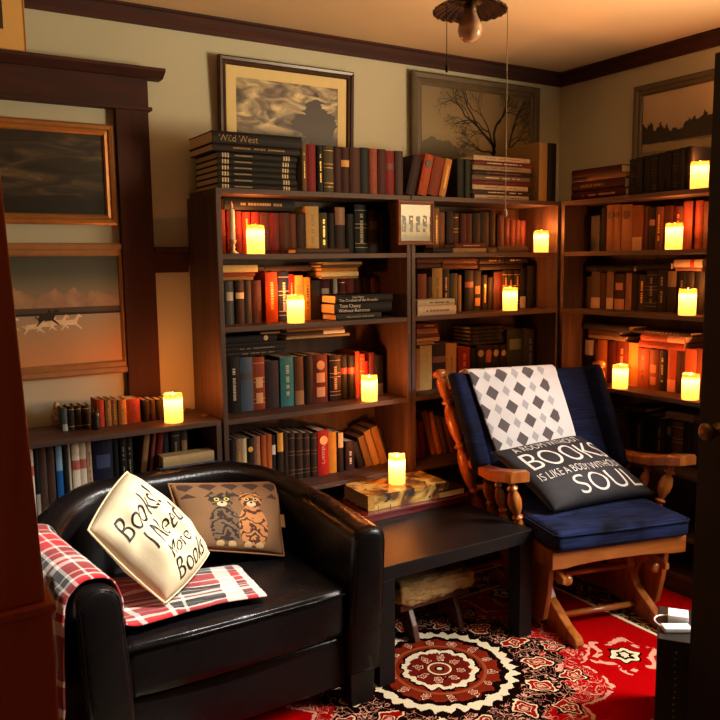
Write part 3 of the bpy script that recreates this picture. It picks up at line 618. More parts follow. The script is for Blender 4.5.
# small books and ornaments on top of the low bookcase
TL = .877
row('back', (20, 380), .1528, TL, .20, (-3.1, -2.17), 9, [
 ('U', 278, 312, 184, '5c6c74', 'f', {'lc': 'a0a8a4', 'd': .07}), ('U', 316, 360, 172, '2c2018', 'g', {'d': .07}), ('U', 363, 406, 168, '2a1e18', 'g', {'d': .07}), ('U', 410, 460, 166, '231a16', 'g', {'d': .07}),
 ('U', 506, 558, 130, 'b84c1c', '', {'d': .1}), ('U', 560, 600, 130, '9c7444', 't', {'d': .1}), ('U', 602, 644, 128, '94703c', 't', {'d': .1}), ('U', 646, 700, 128, 'b87c34', 't', {'d': .1}), ('U', 702, 796, 124, 'b04c24', 't', {'d': .1, 'lc': '702010'}),
 ('U', 805, 850, 130, '2c1814', '', {'d': .1}), ('U', 852, 895, 128, '3c1e18', '', {'d': .1}), ('U', 897, 940, 126, '33201a', '', {'d': .1}), ('U', 942, 985, 124, '2c1a16', '', {'d': .1})],
 'top of low bookcase', 'small books on top of the low bookcase', .1)

# ------------------------------------------------------------------ candles
g = G('glowing_wax'); b = g.b
g.put(b.inputs['Base Color'], lin('f0d9a8')); b.inputs['Roughness'].default_value = .5
tr = g.node('ShaderNodeBsdfTranslucent'); tr.inputs[0].default_value = (1, .70, .34, 1)
em = g.node('ShaderNodeEmission'); em.inputs[0].default_value = (1, .30, .04, 1); em.inputs[1].default_value = .16
m1 = g.node('ShaderNodeMixShader'); m1.inputs[0].default_value = .75; g.L.new(b.outputs[0], m1.inputs[1]); g.L.new(tr.outputs[0], m1.inputs[2])
ad = g.node('ShaderNodeAddShader'); g.L.new(m1.outputs[0], ad.inputs[0]); g.L.new(em.outputs[0], ad.inputs[1])
g.L.new(ad.outputs[0], g.N['Material Output'].inputs[0]); WAX = g.m
g = G('led_flame'); em = g.node('ShaderNodeEmission'); em.inputs[0].default_value = (1, .5, .12, 1); em.inputs[1].default_value = 25
g.L.new(em.outputs[0], g.N['Material Output'].inputs[0]); FLAME = g.m
def candle_mesh():
    R, Hh = .0355, .112; vs, fs = [], []; n = 28
    def rim(a): return .0022*math.sin(2*a+.6)+.001*math.sin(5*a)
    rings = [(R*.97, 0, 0), (R, .004, 0), (R, .05, 0), (R, .095, .6), (R*.985, Hh-.003, 1), (R*.93, Hh, 1), (R*.86, Hh-.003, 1), (R*.82, Hh-.018, .3)]
    for r, z, k in rings: vs += [(r*math.cos(2*PI*i/n), r*math.sin(2*PI*i/n), z+rim(2*PI*i/n)*k) for i in range(n)]
    for j in range(len(rings)-1):
        for i in range(n): fs.append((j*n+i, j*n+(i+1) % n, (j+1)*n+(i+1) % n, (j+1)*n+i))
    fs.append(tuple(range(n))[::-1])
    me = bpy.data.meshes.new('wax'); me.from_pydata(vs, [], fs); me.materials.append(WAX)
    for p in me.polygons: p.use_smooth = len(p.vertices) == 4
    return me
def flame_mesh():
    q = MB().lathe([(.0005, -.004), (.003, 0), (.0042, .005), (.0025, .012), (.0004, .019)], (0, 0, .098), n=8)
    me = bpy.data.meshes.new('flame'); me.from_pydata([tuple(v) for v in q.v], [], q.f); me.materials.append(FLAME); return me
CM, FM = candle_mesh(), flame_mesh()
def pillar(p, label, rz=0, h=1.0, pw=1.0):
    r = empty('pillar_candle', p, (0, 0, rz), label=label, cat='candle', group='flickering pillar candles')
    a = link_me('wax_body', CM, r); f = link_me('flame', FM, r)
    if h != 1: a.scale.z = h; f.location.z = (h-1)*.1
    for e_, z_, c_ in ((CANDLE_W*.42, .090*h, (1, .48, .16)), (CANDLE_W, .128*h, (1, .26, .05))):
        ld = bpy.data.lights.new('candle_light', 'POINT'); ld.energy = e_*pw; ld.color = c_; ld.shadow_soft_size = .012
        lo = bpy.data.objects.new('candle_light', ld); COL.objects.link(lo); lo.parent = r; lo.location = (0, 0, z_)
def link_me(name, me, parent):
    o = bpy.data.objects.new(name, me); COL.objects.link(o); o.parent = parent; return o
CANDLE_W = 2.6
cz = .299
def on_back(px, z, y=-cz): 
    # x along the shelf under the photo column px
    p = at(px, proj((-1.5, y, z))[1], 1, y); p2 = at(px, proj((p.x, y, z))[1], 1, y); return Vector((p2.x, y, z+.0005))
def on_right(px, z, x=-cz):
    p = at(px, proj((x, -.9, z))[1], 0, x); p2 = at(px, proj((x, p.y, z))[1], 0, x); return Vector((x, p2.y, z+.0005))
pillar(on_back(256, SHELVES[0]), 'lit pillar candle on the first shelf of the left bookcase beside a taper candle', .3)
pillar(on_back(296, SHELVES[1]), 'lit pillar candle before the navy book, second shelf of the left bookcase', 1.2)
pillar(on_back(369.5, SHELVES[2]), 'lit pillar candle before orange books, third shelf of the left bookcase', 2)
pillar(on_back(541, SHELVES[0]), 'lit pillar candle at the right end, first shelf of the middle bookcase', 3, .95)
pillar(on_back(510, SHELVES[1]), 'lit pillar candle on the second shelf of the middle bookcase', 4)
pillar(on_right(699, TOPZ), 'lit pillar candle standing highest, on top of the right-hand bookcase', 5)
pillar(on_right(673.5, SHELVES[0]), 'lit pillar candle on the first shelf of the right-hand bookcase', 1)
pillar(on_right(687, SHELVES[1]), 'lit pillar candle on the second shelf of the right-hand bookcase', 2)
pillar(on_right(620, SHELVES[2]), 'lit pillar candle, left of two on the third shelf of the right-hand bookcase', 3)
pillar(on_right(690, SHELVES[2]), 'lit pillar candle, right of two on the third shelf of the right-hand bookcase', 4)
pillar(at(174, 422, 2, TL)+Vector((0, 0, .0005)), 'lit pillar candle on top of the low bookcase under the paintings', 5)

# taper candle in a small holder
tp = on_back(233, SHELVES[0], -.30)
r = empty('taper_candle', tp, label='slim white taper candle in a small turned holder on the first shelf', cat='candle')
MB().lathe([(.022, 0), (.024, .004), (.012, .01), (.007, .018), (.012, .026), (.008, .034), (.013, .044), (.015, .052), (.013, .054)], n=16).build('candle_holder', plain('pewter', 'b8a890', .35, .1, 30, Metallic=.6), r, smooth=True)
MB().lathe([(.0105, .05), (.0115, .06), (.0108, .165), (.0095, .172)], n=14).build('candle_stick', plain('ivory_wax', 'e2d6bc', .5, .04), r, smooth=True)
MB().lathe([(.002, .170), (.006, .178), (.0065, .185), (.003, .197), (.0005, .204)], n=10).build('unlit_bulb', plain('frosted_tip', 'd0a088', .4, .05), r, smooth=True)

# ------------------------------------------------------------------ pictures
def uvplane(name, w, h, y, m, parent):
    o = mesh(name, [(-w/2, y, -h/2), (w/2, y, -h/2), (w/2, y, h/2), (-w/2, y, h/2), (-w/2, y+.004, -h/2), (w/2, y+.004, -h/2), (w/2, y+.004, h/2), (-w/2, y+.004, h/2)],
             [(0, 1, 2, 3), (4, 7, 6, 5), (0, 4, 5, 1), (1, 5, 6, 2), (2, 6, 7, 3), (3, 7, 4, 0)], m, parent)
    u = o.data.uv_layers.new(name='UVMap')
    for l in o.data.loops:
        c = o.data.vertices[l.vertex_index].co; u.data[l.index].uv = (c.x/w+.5, c.z/h+.5)
    return o
def frame_mesh(w, h, prof, m, parent, name='frame', mi=None):
    # prof: list of (inset from outer edge, -y out)
    vs, fs = [], []
    n = len(prof)
    for sx, sz_ in ((-1, -1), (1, -1), (1, 1), (-1, 1)):
        vs += [(sx*(w/2-a), -o_, sz_*(h/2-a)) for a, o_ in prof]
    for c in range(4):
        d = (c+1) % 4
        for i in range(n): fs.append((c*n+i, c*n+(i+1) % n, d*n+(i+1) % n, d*n+i))
    return mesh(name, vs, fs, m, parent)
def picture(loc, rz, w, h, fw, fm, canvas, label, matw=0, matm=None, tilt=0, name='framed_picture', depth=.025, cat='picture'):
    r = empty(name, loc, (tilt, 0, rz), label=label, cat=cat)
    frame_mesh(w, h, [(0, 0), (0, depth*.8), (fw*.15, depth), (fw*.45, depth*.9), (fw*.55, depth*.65), (fw*.85, depth*.75), (fw, depth*.5), (fw, 0)], fm, r)
    iw, ih = w-2*fw, h-2*fw
    if matw:
        frame_mesh(iw, ih, [(0, .001), (0, .009), (matw, .009), (matw, .001)], matm, r, 'mat_board')
        iw -= 2*matw; ih -= 2*matw
    c = uvplane('painting', iw, ih, -.0075, canvas, r)
    return r, iw, ih, c
def landscape(name, sky, hill, fn):
    g = G(name); uv = g.coords('UV'); x, y, _ = g.xyz(uv); c = fn(g, uv, x, y); return g.out(c, .45)
FR_DARK = wood('dark_frame_wood', '2c1710', '44261a', (12, 12, 12), .4, .2)
FR_GOLD = plain('antique_gold_frame', 'a8713c', .35, .3, 20, Metallic=.45)
FR_OAK = plain('pale_oak_frame', '94683e', .5, .25, 25)
FR_OLIVE = plain('olive_grey_frame', '554a38', .5, .25, 25)
MATM = plain('cream_mat_board', 'd9c48c', .8, .05)
MATY = plain('yellow_mat_board', 'd8a860', .8, .05)
def p_cloud(g, uv, x, y):
    n = g.noise(g.scale(uv, (2.2, 3.5, 1)), 2.0, 6, 1.2); n2 = g.noise(g.scale(uv, (3, 1, 1)), 5, 4)
    c = g.ramp(n, [(.3, '3a2c28'), (.44, '6c5a48'), (.54, 'a09070'), (.66, 'd8c090')])
    land = g.ramp(n2, [(.3, '120e0c'), (.6, '2c2620'), (.75, '6c5c48')])
    c = g.mix(((.42+n*.12-y)*9.0).max(0.0).min(1.0), c, land)
    tree = ((x-.78).abs()*1.5+(y-.55).abs()*1.0+n*.55) < .62
    return g.mix(tree, c, lin('2a1812'))
def p_tree(g, uv, x, y):
    n = g.noise(uv, 4, 5, .5); n2 = g.noise(g.scale(uv, (1, .4, 1)), 14, 4)
    c = g.ramp(y+n*.15, [(.2, '6c5c40'), (.55, '8c7c58'), (1, '7a6c50')])
    wood_l = (y-.02) < ((.36-(x-.12)*(x-.12)*2.6)+n2*.28-.1)
    c = g.mix(wood_l*.75, c, lin('39372a')); c = g.mix((y < (.16+n2*.1))*.9, c, lin('2c2a1c'))
    return g.mix((y < .1), c, lin('4a452c'))
def p_lake(g, uv, x, y):
    n = g.noise(g.scale(uv, (4, 1, 1)), 3, 5); n2 = g.noise(g.scale(uv, (6, 2, 1)), 3, 5)
    c = g.ramp(y, [(0, '3c342c'), (.3, '6c6458'), (.5, '5c5444'), (.56, 'a08c74'), (1, 'b8a48c')])
    tr = (y-.45-((x-.35).abs()*.28)) < (n2*.34-.05)
    tr = tr*(y > .42); c = g.mix(tr, c, lin('221c16'))
    sand = ((y-.38+x*.05).abs() < (.05*n+.02)); c = g.mix(sand, c, lin('8c7c5c'))
    return g.mix((y < (.12+n*.25-x*.1)), c, lin('2c2820'))
def p_dark(g, uv, x, y):
    n = g.noise(g.scale(uv, (1.5, 3, 1)), 2.2, 6, 1.0)
    c = g.ramp(n, [(.3, '120f0b'), (.5, '2c2418'), (.62, '4a3c28'), (.8, '8c6c44')])
    return g.mix((y < (.1+n*.22)), c, lin('0e0a08'))
def p_horse(g, uv, x, y):
    n = g.noise(g.scale(uv, (3, 2, 1)), 2.5, 5, .4); n2 = g.noise(g.scale(uv, (1, 6, 1)), 3, 4)
    sky = g.ramp(y, [(.68, '7c7460'), (.85, '4c4f44'), (1, '3c3e38')])
    m = (y-.54) < (n*.32-.02); snow = g.mix(n, lin('584844'), lin('c49c78'))
    c = g.mix(m, sky, snow); c = g.mix(((y-.5).abs() < (.03)), c, lin('4c3c30')); c = g.mix(((y-.47).abs() < .012), c, lin('1c1612'))
    gr = g.ramp(y+n2*.1, [(0, 'c88c5c'), (.25, 'b48c64'), (.5, 'a09078')])
    return g.mix(y < .46, c, gr)
def pic_at(axis, pts, val):
    P = [at(x, y, axis, val) for x, y in pts]; c = sum(P, Vector())/4
    h = ((P[0]-P[3]).length+(P[1]-P[2]).length)/2; w = ((P[0]-P[1]).length+(P[3]-P[2]).length)/2
    return c, w, h
# cloudy landscape above the left bookcase: top edge leans off the wall
a, b_ = at(219, 53, 1, -.05), at(355, 72, 1, -.05)
picture((( a.x+b_.x)/2, -.013, (a.z+b_.z)/2-.26), 0, b_.x-a.x, .52, .034, FR_DARK, landscape('cloudy_landscape', 0, 0, p_cloud),
        'dark-framed cloudy landscape with cream mat above the left bookcase', .045, MATM, tilt=math.radians(2.4))
a, b_ = at(412, 70, 1, -.03), at(540, 88, 1, -.03)
r, iw, ih, _c = picture(((a.x+b_.x)/2, -.012, (a.z+b_.z)/2-.27), 0, b_.x-a.x, .54, .06, FR_OLIVE, landscape('bare_tree_scene', 0, 0, p_tree),
        'olive-framed painting of a bare spreading tree above the middle bookcase')
rt = random.Random(3); q = MB()
def branch(x, z, ang, ln, wd, dep):
    nx, nz = x+math.cos(ang)*ln, z+math.sin(ang)*ln
    mx, mz = (x+nx)/2+rt.uniform(-.12, .12)*ln, (z+nz)/2+rt.uniform(-.12, .12)*ln
    pts = [(x, z), (mx, mz), (nx, nz)]; ws = [wd, wd*.85, wd*.68]; vs = []
    for i, (px, pz) in enumerate(pts):
        d = Vector((pts[min(i+1, 2)][0]-pts[max(i-1, 0)][0], 0, pts[min(i+1, 2)][1]-pts[max(i-1, 0)][1])).normalized(); nn_ = Vector((-d.z, 0, d.x))
        for sg in (-1, 1): vs.append(Vector((max(-iw/2, min(iw/2, px+sg*nn_.x*ws[i]/2)), -.0082, max(-ih/2, min(ih/2, pz+sg*nn_.z*ws[i]/2)))))
    q.add(vs, [(0, 1, 3, 2), (2, 3, 5, 4)])
    if dep > 0:
        for k in range(2 if dep > 1 else 3): branch(nx, nz, ang+rt.uniform(-.75, .75), ln*rt.uniform(.62, .85), wd*.62, dep-1)
        if rt.random() < .5: branch(mx, mz, ang+rt.choice((-1, 1))*rt.uniform(.5, 1), ln*.6, wd*.45, dep-1)
x0 = iw*.16
branch(x0, -ih*.42, 1.62, ih*.30, .028, 0); branch(x0, -ih*.13, 2.45, ih*.36, .018, 6); branch(x0, -ih*.13, 1.5, ih*.27, .019, 6); branch(x0+.003, -ih*.2, 1.95, ih*.26, .015, 6)
branch(x0, -ih*.22, 3.0, ih*.2, .013, 5)
x0 = iw*.27; branch(x0-.01, -ih*.42, 1.2, ih*.3, .018, 0); branch(x0+.02, -ih*.14, 1.35, ih*.22, .013, 6); branch(x0+.02, -ih*.14, .7, ih*.18, .010, 5)
q.build('bare_tree', plain('tree_ink', '1a1510', .5, .2), r)
# lake picture on the right wall
a, b_ = at(634, 88, 0, -.03), at(722, 66, 0, -.03); wv = abs(a.y-b_.y)+.16
picture((-.012, a.y-wv/2, (a.z+b_.z)/2-.25), -PI/2, wv, .5, .05, FR_OLIVE, landscape('lake_scene', 0, 0, p_lake), 'dark-framed lake and forest picture on the right wall above the books')
# two paintings in the recess
a, b_, c_ = at(113, 125, 1, -.03), at(0, 115, 1, -.03), at(116, 225, 1, -.03)
hh = a.z-c_.z; picture((a.x-.33, -.005, (a.z+c_.z)/2), 0, .66, hh, .04, FR_GOLD, landscape('dark_stormy_scene', 0, 0, p_dark), 'gold-framed dark stormy painting hung above the horse painting')
a, c_ = at(131, 243, 1, -.03), at(133, 372, 1, -.03); hh = a.z-c_.z
r, iw, ih, _c = picture((a.x-.285, -.005, (a.z+c_.z)/2), 0, .57, hh, .05, FR_OAK, landscape('winter_horses_scene', 0, 0, p_horse), 'oak-framed winter painting of galloping horses below snowy mountains')
def horse(cx, cz_, s, flip=1):
    body = [(-.5, .05), (-.42, .22), (-.1, .24), (.18, .26), (.3, .42), (.42, .56), (.5, .54), (.62, .42), (.58, .36), (.46, .38), (.38, .2), (.3, 0), (.45, -.12), (.6, -.3), (.55, -.33), (.38, -.2), (.2, -.06), (-.1, -.06), (-.25, -.05), (-.4, -.2), (-.58, -.36), (-.62, -.33), (-.48, -.14), (-.5, -.02), (-.62, .12), (-.72, .05), (-.6, .2)]
    return [(cx+a_*s*flip, cz_+b__*s) for a_, b__ in body]
qd, ql = MB(), MB()
for cx, cz_, s, dark in ((-.09, -.062, .062, 0), (-.045, -.055, .06, 0), (.0, -.05, .062, 0), (.045, -.052, .066, 0), (-.175, -.05, .055, 0), (-.04, -.032, .07, 1)):
    P_ = horse(cx, cz_, s); (qd if dark else ql).add([Vector((x_, -.0082-(.0006 if dark else .0002*cx), z_)) for x_, z_ in P_], [tuple(range(len(P_)))])
qd.add([Vector((x_, -.0094, z_)) for x_, z_ in ((-.045, -.014), (-.036, .006), (-.028, .005), (-.028, -.014))], [(0, 1, 2, 3)])
ql.build('pale_horses', plain('horse_pale', 'dcc8a8', .5, .3, 60), r); qd.build('dark_rider', plain('horse_dark', '1c1410', .5, .2), r)
# picture propped on the casing ledge (upper left)
a, c_ = at(27, 62, 1, -.06), at(20, 0, 1, -.06)
picture((a.x-.25, -.063, 2.2345+.15), 0, .5, .3, .008, MATY, plain('small_print', '3a2c24', .5, .5, 12), 'yellow-matted picture propped on the casing ledge at upper left', .065, MATY, name='matted_picture', depth=.012)
# small photograph hanging at the join of two bookcases
a, b_ = at(397, 200, 1, -.345), at(433, 245, 1, -.345)
g = G('old_photo'); uv = g.coords('UV'); x, y, _ = g.xyz(uv); n = g.noise(uv, 9, 3)
c = g.ramp(y+n*.12, [(.15, '6c6438'), (.32, 'b0a868'), (.5, 'a8a078'), (.62, 'd8d4b8'), (.8, 'e8e4d0')])
ppl = (((x*4.2+.1).fract()-.5).abs() < .3)*(y < (.62+n*.14))*(y > .24); c = g.mix(ppl*(n > .42), c, lin('2a281c'))
OLDP = g.out(c, .35)
r, iw, ih, _c = picture(((a.x+b_.x)/2, -.3415, (a.z+b_.z)/2), 0, b_.x-a.x, a.z-b_.z, .018, plain('walnut_small_frame', '6c3c20', .4, .2, 30), OLDP, 'small framed old group photo hung where the two back bookcases meet', depth=.014)

# ------------------------------------------------------------------ ceiling fixture with pull chains
FC = at(470, 9, 2, 2.17)
r = empty('ceiling_light', (FC.x, FC.y, H), label='bronze fluted ceiling fixture with a bare bulb and two pull chains', cat='light fixture')
BRONZE = plain('dark_bronze', '2c221c', .35, .3, 20, Metallic=.7)
z0 = 2.17-H
q = MB().lathe([(.06, -.001), (.062, -.012), (.03, -.03), (.013, -.035), (.013, z0+.08), (.04, z0+.07), (.05, z0+.03), (.03, z0+.012)], n=24); q.build('stem', BRONZE, r, smooth=True)
n = 96; vs, fs = [], []
for rr, zz in ((.028, .016), (.045, .018), (.07, .010), (.092, 0), (.103, -.008), (.103, -.005), (.09, .004), (.07, .014), (.045, .022), (.028, .02)):
    for i in range(n):
        a = 2*PI*i/n; k = rr/.103; f = .0022*k*math.cos(24*a); rs = rr*(1.0+.008*k*math.cos(24*a)); vs.append((rs*math.cos(a), rs*math.sin(a), z0+zz+f))
for j in range(9):
    for i in range(n): fs.append((j*n+i, j*n+(i+1) % n, (j+1)*n+(i+1) % n, (j+1)*n+i))
mesh('fluted_shade', vs, fs, BRONZE, r, True)
MB().lathe([(.016, z0+.02), (.018, z0-.004), (.014, z0-.012)], n=16).build('bulb_socket', plain('brass_socket', 'b08c50', .3, .1, 30, Metallic=.8), r, smooth=True)
MB().lathe([(.017, z0-.004), (.020, z0-.016), (.027, z0-.030), (.0325, z0-.046), (.034, z0-.058), (.030, z0-.073), (.018, z0-.085), (.004, z0-.089)], n=24).build('bulb', plain('frosted_glass_bulb', 'd8a884', .15, .02, 5, Coat_Weight=.6), r, smooth=True)
def chain(px, ytop_z, py_bot, rad, m, name):
    p0 = FC
    # on a vertical line seen at px
    d = RM @ Vector((1, 0, 0)); d.z = 0; d.normalize()
    off = (px-470)/F*((FC-CAM).length); p = Vector((FC.x, FC.y, 0))+d*off
    zb = CAM.z
    lo, hi = 1.4, 2.2
    for _ in range(40):
        mid = (lo+hi)/2
        if proj((p.x, p.y, mid))[1] > py_bot: lo = mid
        else: hi = mid
    zb = lo; q = MB()
    q.tube([(p.x-FC.x, p.y-FC.y, ytop_z-H), (p.x-FC.x, p.y-FC.y, zb-H)], rad, 6)
    q.build(name, m, r)
    q = MB().lathe([(.002, .012), (.004, .008), (.0055, 0), (.0045, -.008), (.002, -.012)], (p.x-FC.x, p.y-FC.y, zb-H), n=10); q.build('chain_pull', m, r, smooth=True)
chain(449, 2.19, 68, .0011, BRONZE, 'pull_chain')
chain(504, 2.175, 213, .0012, plain('cotton_cord', 'b09a78', .7, .1), 'pull_cord')

# ------------------------------------------------------------------ rug
RC = Vector((-1.62, -1.03, 0))
g = G('oriental_rug'); co = g.coords(); x, y, _ = g.xyz(co)
nz = g.noise(co, 34, 3); nb = g.noise(co, 9, 2); nc = g.noise(co, 17, 2, .8)
rr = (x*x+y*y).sqrt(); th = g.math('ARCTAN2', y, x)
RED, BLK, CRM, RST, PNK = lin('ac0307'), lin('120604'), lin('f4e4bc'), lin('8a2a14'), lin('e8a890')
col = RED
def lay(mask, c):
    global col; col = g.mix(mask, col, c)
def sc_(n_, amp, ph=0.0): return (th*(n_/2)+ph).sin().abs()*amp
rj = rr+(nz-.5)*.045
# outer lace of vines on red
o1 = sc_(12, .08)+.50
lay((rj < (o1+.022))*(rj > (o1+.008))*(nc > .40), PNK)
ground = (rr < (.43+sc_(24, .05)))*(nb > .36); lay(ground, BLK)
nd = g.noise(co, 22, 1, 2.0)
vine = (((nc-.5).abs() < .015)+((nd-.5).abs() < .014)).min(1.0)*(rr < o1)*(rr > .27); lay(vine, PNK)
def rosettes(n_, rho, size, ph, lobes=6):
    a = (((th+ph)*(n_/(2*PI))).fract()-.5)*(2*PI/n_)
    dx = rr-rho; dy = a*rr; d = (dx*dx*.6+dy*dy*1.2).sqrt(); pa = g.math('ARCTAN2', dy, dx); d = d*(1.0+(pa*lobes).sin()*.17)+(nz-.5)*.04
    lay(d < size*1.35, BLK); lay(d < size*1.1, CRM); lay(d < size*.93, lin('9c0c0a')); lay(d < size*.55, CRM); lay(d < size*.46, lin('8a2a14')); lay(d < size*.2, PNK)
rosettes(14, .475, .030, 0.0, 5); rosettes(14, .365, .036, .22, 4)
# spiked white ring and inner disc
tri = ((th*(36/(2*PI))).fract()-.5).abs()*2
lay(rj < (.292+sc_(20, .012)), BLK); lay(rj < (.262+tri*.024), lin('f0e4c4')); lay(rj < (.238-sc_(20, .012)+.008), BLK); lay(rj < (.222-sc_(20, .010)), lin('7c2412'))
rosettes(14, .192, .014, 0.0)
lay(rr.near(.166, .006), lin('9c4c2c'))
lay(rj < (.138+sc_(14, .014)), BLK); lay(rj < (.128+sc_(14, .012)), lin('f0e4c4')); lay(rj < (.108+sc_(14, .010)), lin('6c1810'))
rosettes(8, .078, .014, .3)
lay(rr < .044, CRM); lay(rr < .037, lin('7c2a18')); lay(rr < .018, BLK); lay(rr < .010, CRM)
# corner pendants and border
def pendant(cx, cy, s):
    dx = x-cx; dy = y-cy; d = (dx*dx+dy*dy).sqrt(); pa = g.math('ARCTAN2', dy, dx); d = d*(1.0+(pa*6).sin()*.16)+(nz-.5)*.03
    lay(d.near(s, s*.13)*(nc > .44), PNK); lay(d < s*.55, BLK); lay(d.near(s*.38, s*.09), CRM); lay(d < s*.16, CRM)
for cx, cy in ((.64, -.30), (-.64, -.30), (.64, .36), (-.64, .36)): pendant(cx, cy, .105)
bd = (x.abs()-.83).max(y.abs()-.30)
edge_x, edge_y = (x-.86), (y-.42)
bb = edge_x.max(edge_y)
bz = (bb > 0.0)
lay(bz, lin('2a0b08')); lay(bz*((nc-.5).abs() < .035), lin('c4a070')); lay(bz*((nz-.5).abs() < .03), lin('8a5a3c')); lay(bb.near(.012, .008), CRM); lay(bb.near(.19, .008), PNK)
bz2 = (bb > .22); lay(bz2, RED)
bbl = ((x+.9)*-1.0).max((y+.62)*-1.0); lay(bbl > 0.0, lin('2a0b08')); lay((bbl > 0.0)*((nc-.5).abs() < .05), CRM)
pile = g.noise(co, 220, 2)
RUG = g.out(g.mix(pile*.22, col, (.02, .004, .003)), .95, Specular_IOR_Level=0.0); g.bump(pile, .4, .004)
o = MB().box(-3.0, -.345, -2.05, -.365, 0.001, .009).build('oriental_rug', RUG, bevel=.003, loc=RC)
tag(o, 'red oriental rug with a white ringed medallion beside the black table', 'rug')

# ------------------------------------------------------------------ black side table, tray, big book, candle
BW = plain('black_brown_laminate', '0e0a0a', .5, .15, 60, Specular_IOR_Level=.3)
TX0, TX1, TY0, TY1, TZ = -1.872, -1.155, -1.02, -.46, .44
r = empty('side_table', ((TX0+TX1)/2, (TY0+TY1)/2, .009), label='low black table with thick legs between the armchair and the glider', cat='table')
part(MB().box(TX0, TX1, TY0, TY1, TZ-.05, TZ), 'table_top', BW, r, bevel=.002)
for x in (TX0, TX1-.065):
    for y in (TY0, TY1-.065): part(MB().box(x, x+.065, y, y+.065, .009, TZ-.05), 'leg', BW, r, bevel=.002)
ta, tb = at(358, 503, 2, .478), at(374, 514, 2, .478); tc = at(461, 493, 2, .478)
LAC = plain('dark_red_lacquer', '6e1712', .25, .2, 20, Coat_Weight=.4)
r = empty('lacquer_tray', (0, 0, TZ), label='dark red lacquered tray box on the black table under the big book', cat='tray')
part(MB().box(-1.675, -1.155+.005, -.605, -.365, TZ+.0005, TZ+.026).box(-1.685, -1.145, -.615, -.36, TZ+.026, TZ+.036), 'tray_body', LAC, r, bevel=.003)
g = G('fantasy_cover'); co = g.coords(); n = g.noise(co, 7, 5, 2.0); n2 = g.noise(co, 16, 3, 1.0)
c = g.ramp(n, [(.3, '1c2420'), (.42, '6c4420'), (.52, 'c89a44'), (.62, 'e0c070'), (.75, '7c4c20')]); c = g.mix((n2 > .6), c, lin('2c2c24')); COVER = g.out(c, .35, Coat_Weight=.3)
zb = TZ+.037
r = empty('large_book', (-1.428, -.474, zb), (0, 0, math.radians(-2)), label='large fantasy-art book lying on the red tray under a candle', cat='book')
bw, bd_, bt = .40, .215, .062
q = MB().box(-bw/2, bw/2, -bd_/2, bd_/2, 0, .004).box(-bw/2, bw/2, -bd_/2, bd_/2, bt-.004, bt).box(-bw/2, bw/2, -bd_/2, -bd_/2+.004, .004, bt-.004)
q.build('cover', COVER, r)
MB().box(-bw/2+.005, bw/2-.005, -bd_/2+.004, bd_/2-.005, .0042, bt-.0042).build('pages', PAGES, r)
q = MB().box(-bw/2-.0008, -bw/2+.03, -bd_/2-.0008, -bd_/2, .004, bt-.002)
q.build('spine_label', plain('cover_ochre', 'c08a3c', .4, .4, 90), r)
cp = Vector((0, 0, 0)); cp = at(397, 472, 2, zb+bt+.03); pillar(Vector((at(397, 483, 2, zb+bt).x, at(397, 483, 2, zb+bt).y, zb+bt+.0006)), 'lit pillar candle standing on the large book on the black table', 2, 1.12, 1.5)
r = book(.03, .2, .14, '3c1a14', 't', (-1.152, -.625, TZ+.036+.0155), (0, PI/2, math.radians(90)), 'small dark red book lying at the right end of the tray', None, lc='8c6c50')
r.location = (-1.150, -.60, TZ+.036+.0156)

# ------------------------------------------------------------------ fleece footstool
r = empty('footstool', (-1.46, -.70, .009), label='small wooden footstool with a shaggy tan fleece top under the table', cat='footstool')
q = MB().box(-.19, .19, -.12, .12, .150, .235); o = q.build('fleece_pad', None or plain('tan_fleece', 'a8814c', .95, .45, 60, .6), r, bevel=.04, seg=4, smooth=True)
bm = bmesh.new(); bm.from_mesh(o.data); bmesh.ops.triangulate(bm, faces=bm.faces)
for _ in range(4): bmesh.ops.subdivide_edges(bm, edges=[e for e in bm.edges if e.calc_length() > .012], cuts=1); bmesh.ops.triangulate(bm, faces=bm.faces)
bm.normal_update()
for v in bm.verts:
    k = noise.noise(v.co*60)*.009+noise.noise(v.co*140)*.006+noise.noise(v.co*16)*.01; v.co += v.normal*k
bm.to_mesh(o.data); bm.free()
SW = wood('stool_wood', '3a170b', '5c2812', (10, 10, 10), .4, .2)
MB().box(-.17, .17, -.10, .10, .125, .152).build('seat_board', SW, r, bevel=.004)
for sx in (-1, 1):
    q = MB().prism([(-.13, 0), (-.06, 0), (-.03, .05), (.03, .05), (.06, 0), (.13, 0), (.11, .06), (.075, .126), (-.075, .126), (-.11, .06)], lambda a, b_, t, sx=sx: Vector((sx*.11+t, a, b_)), -.012, .012)
    q.build('leg', SW, r, bevel=.003)

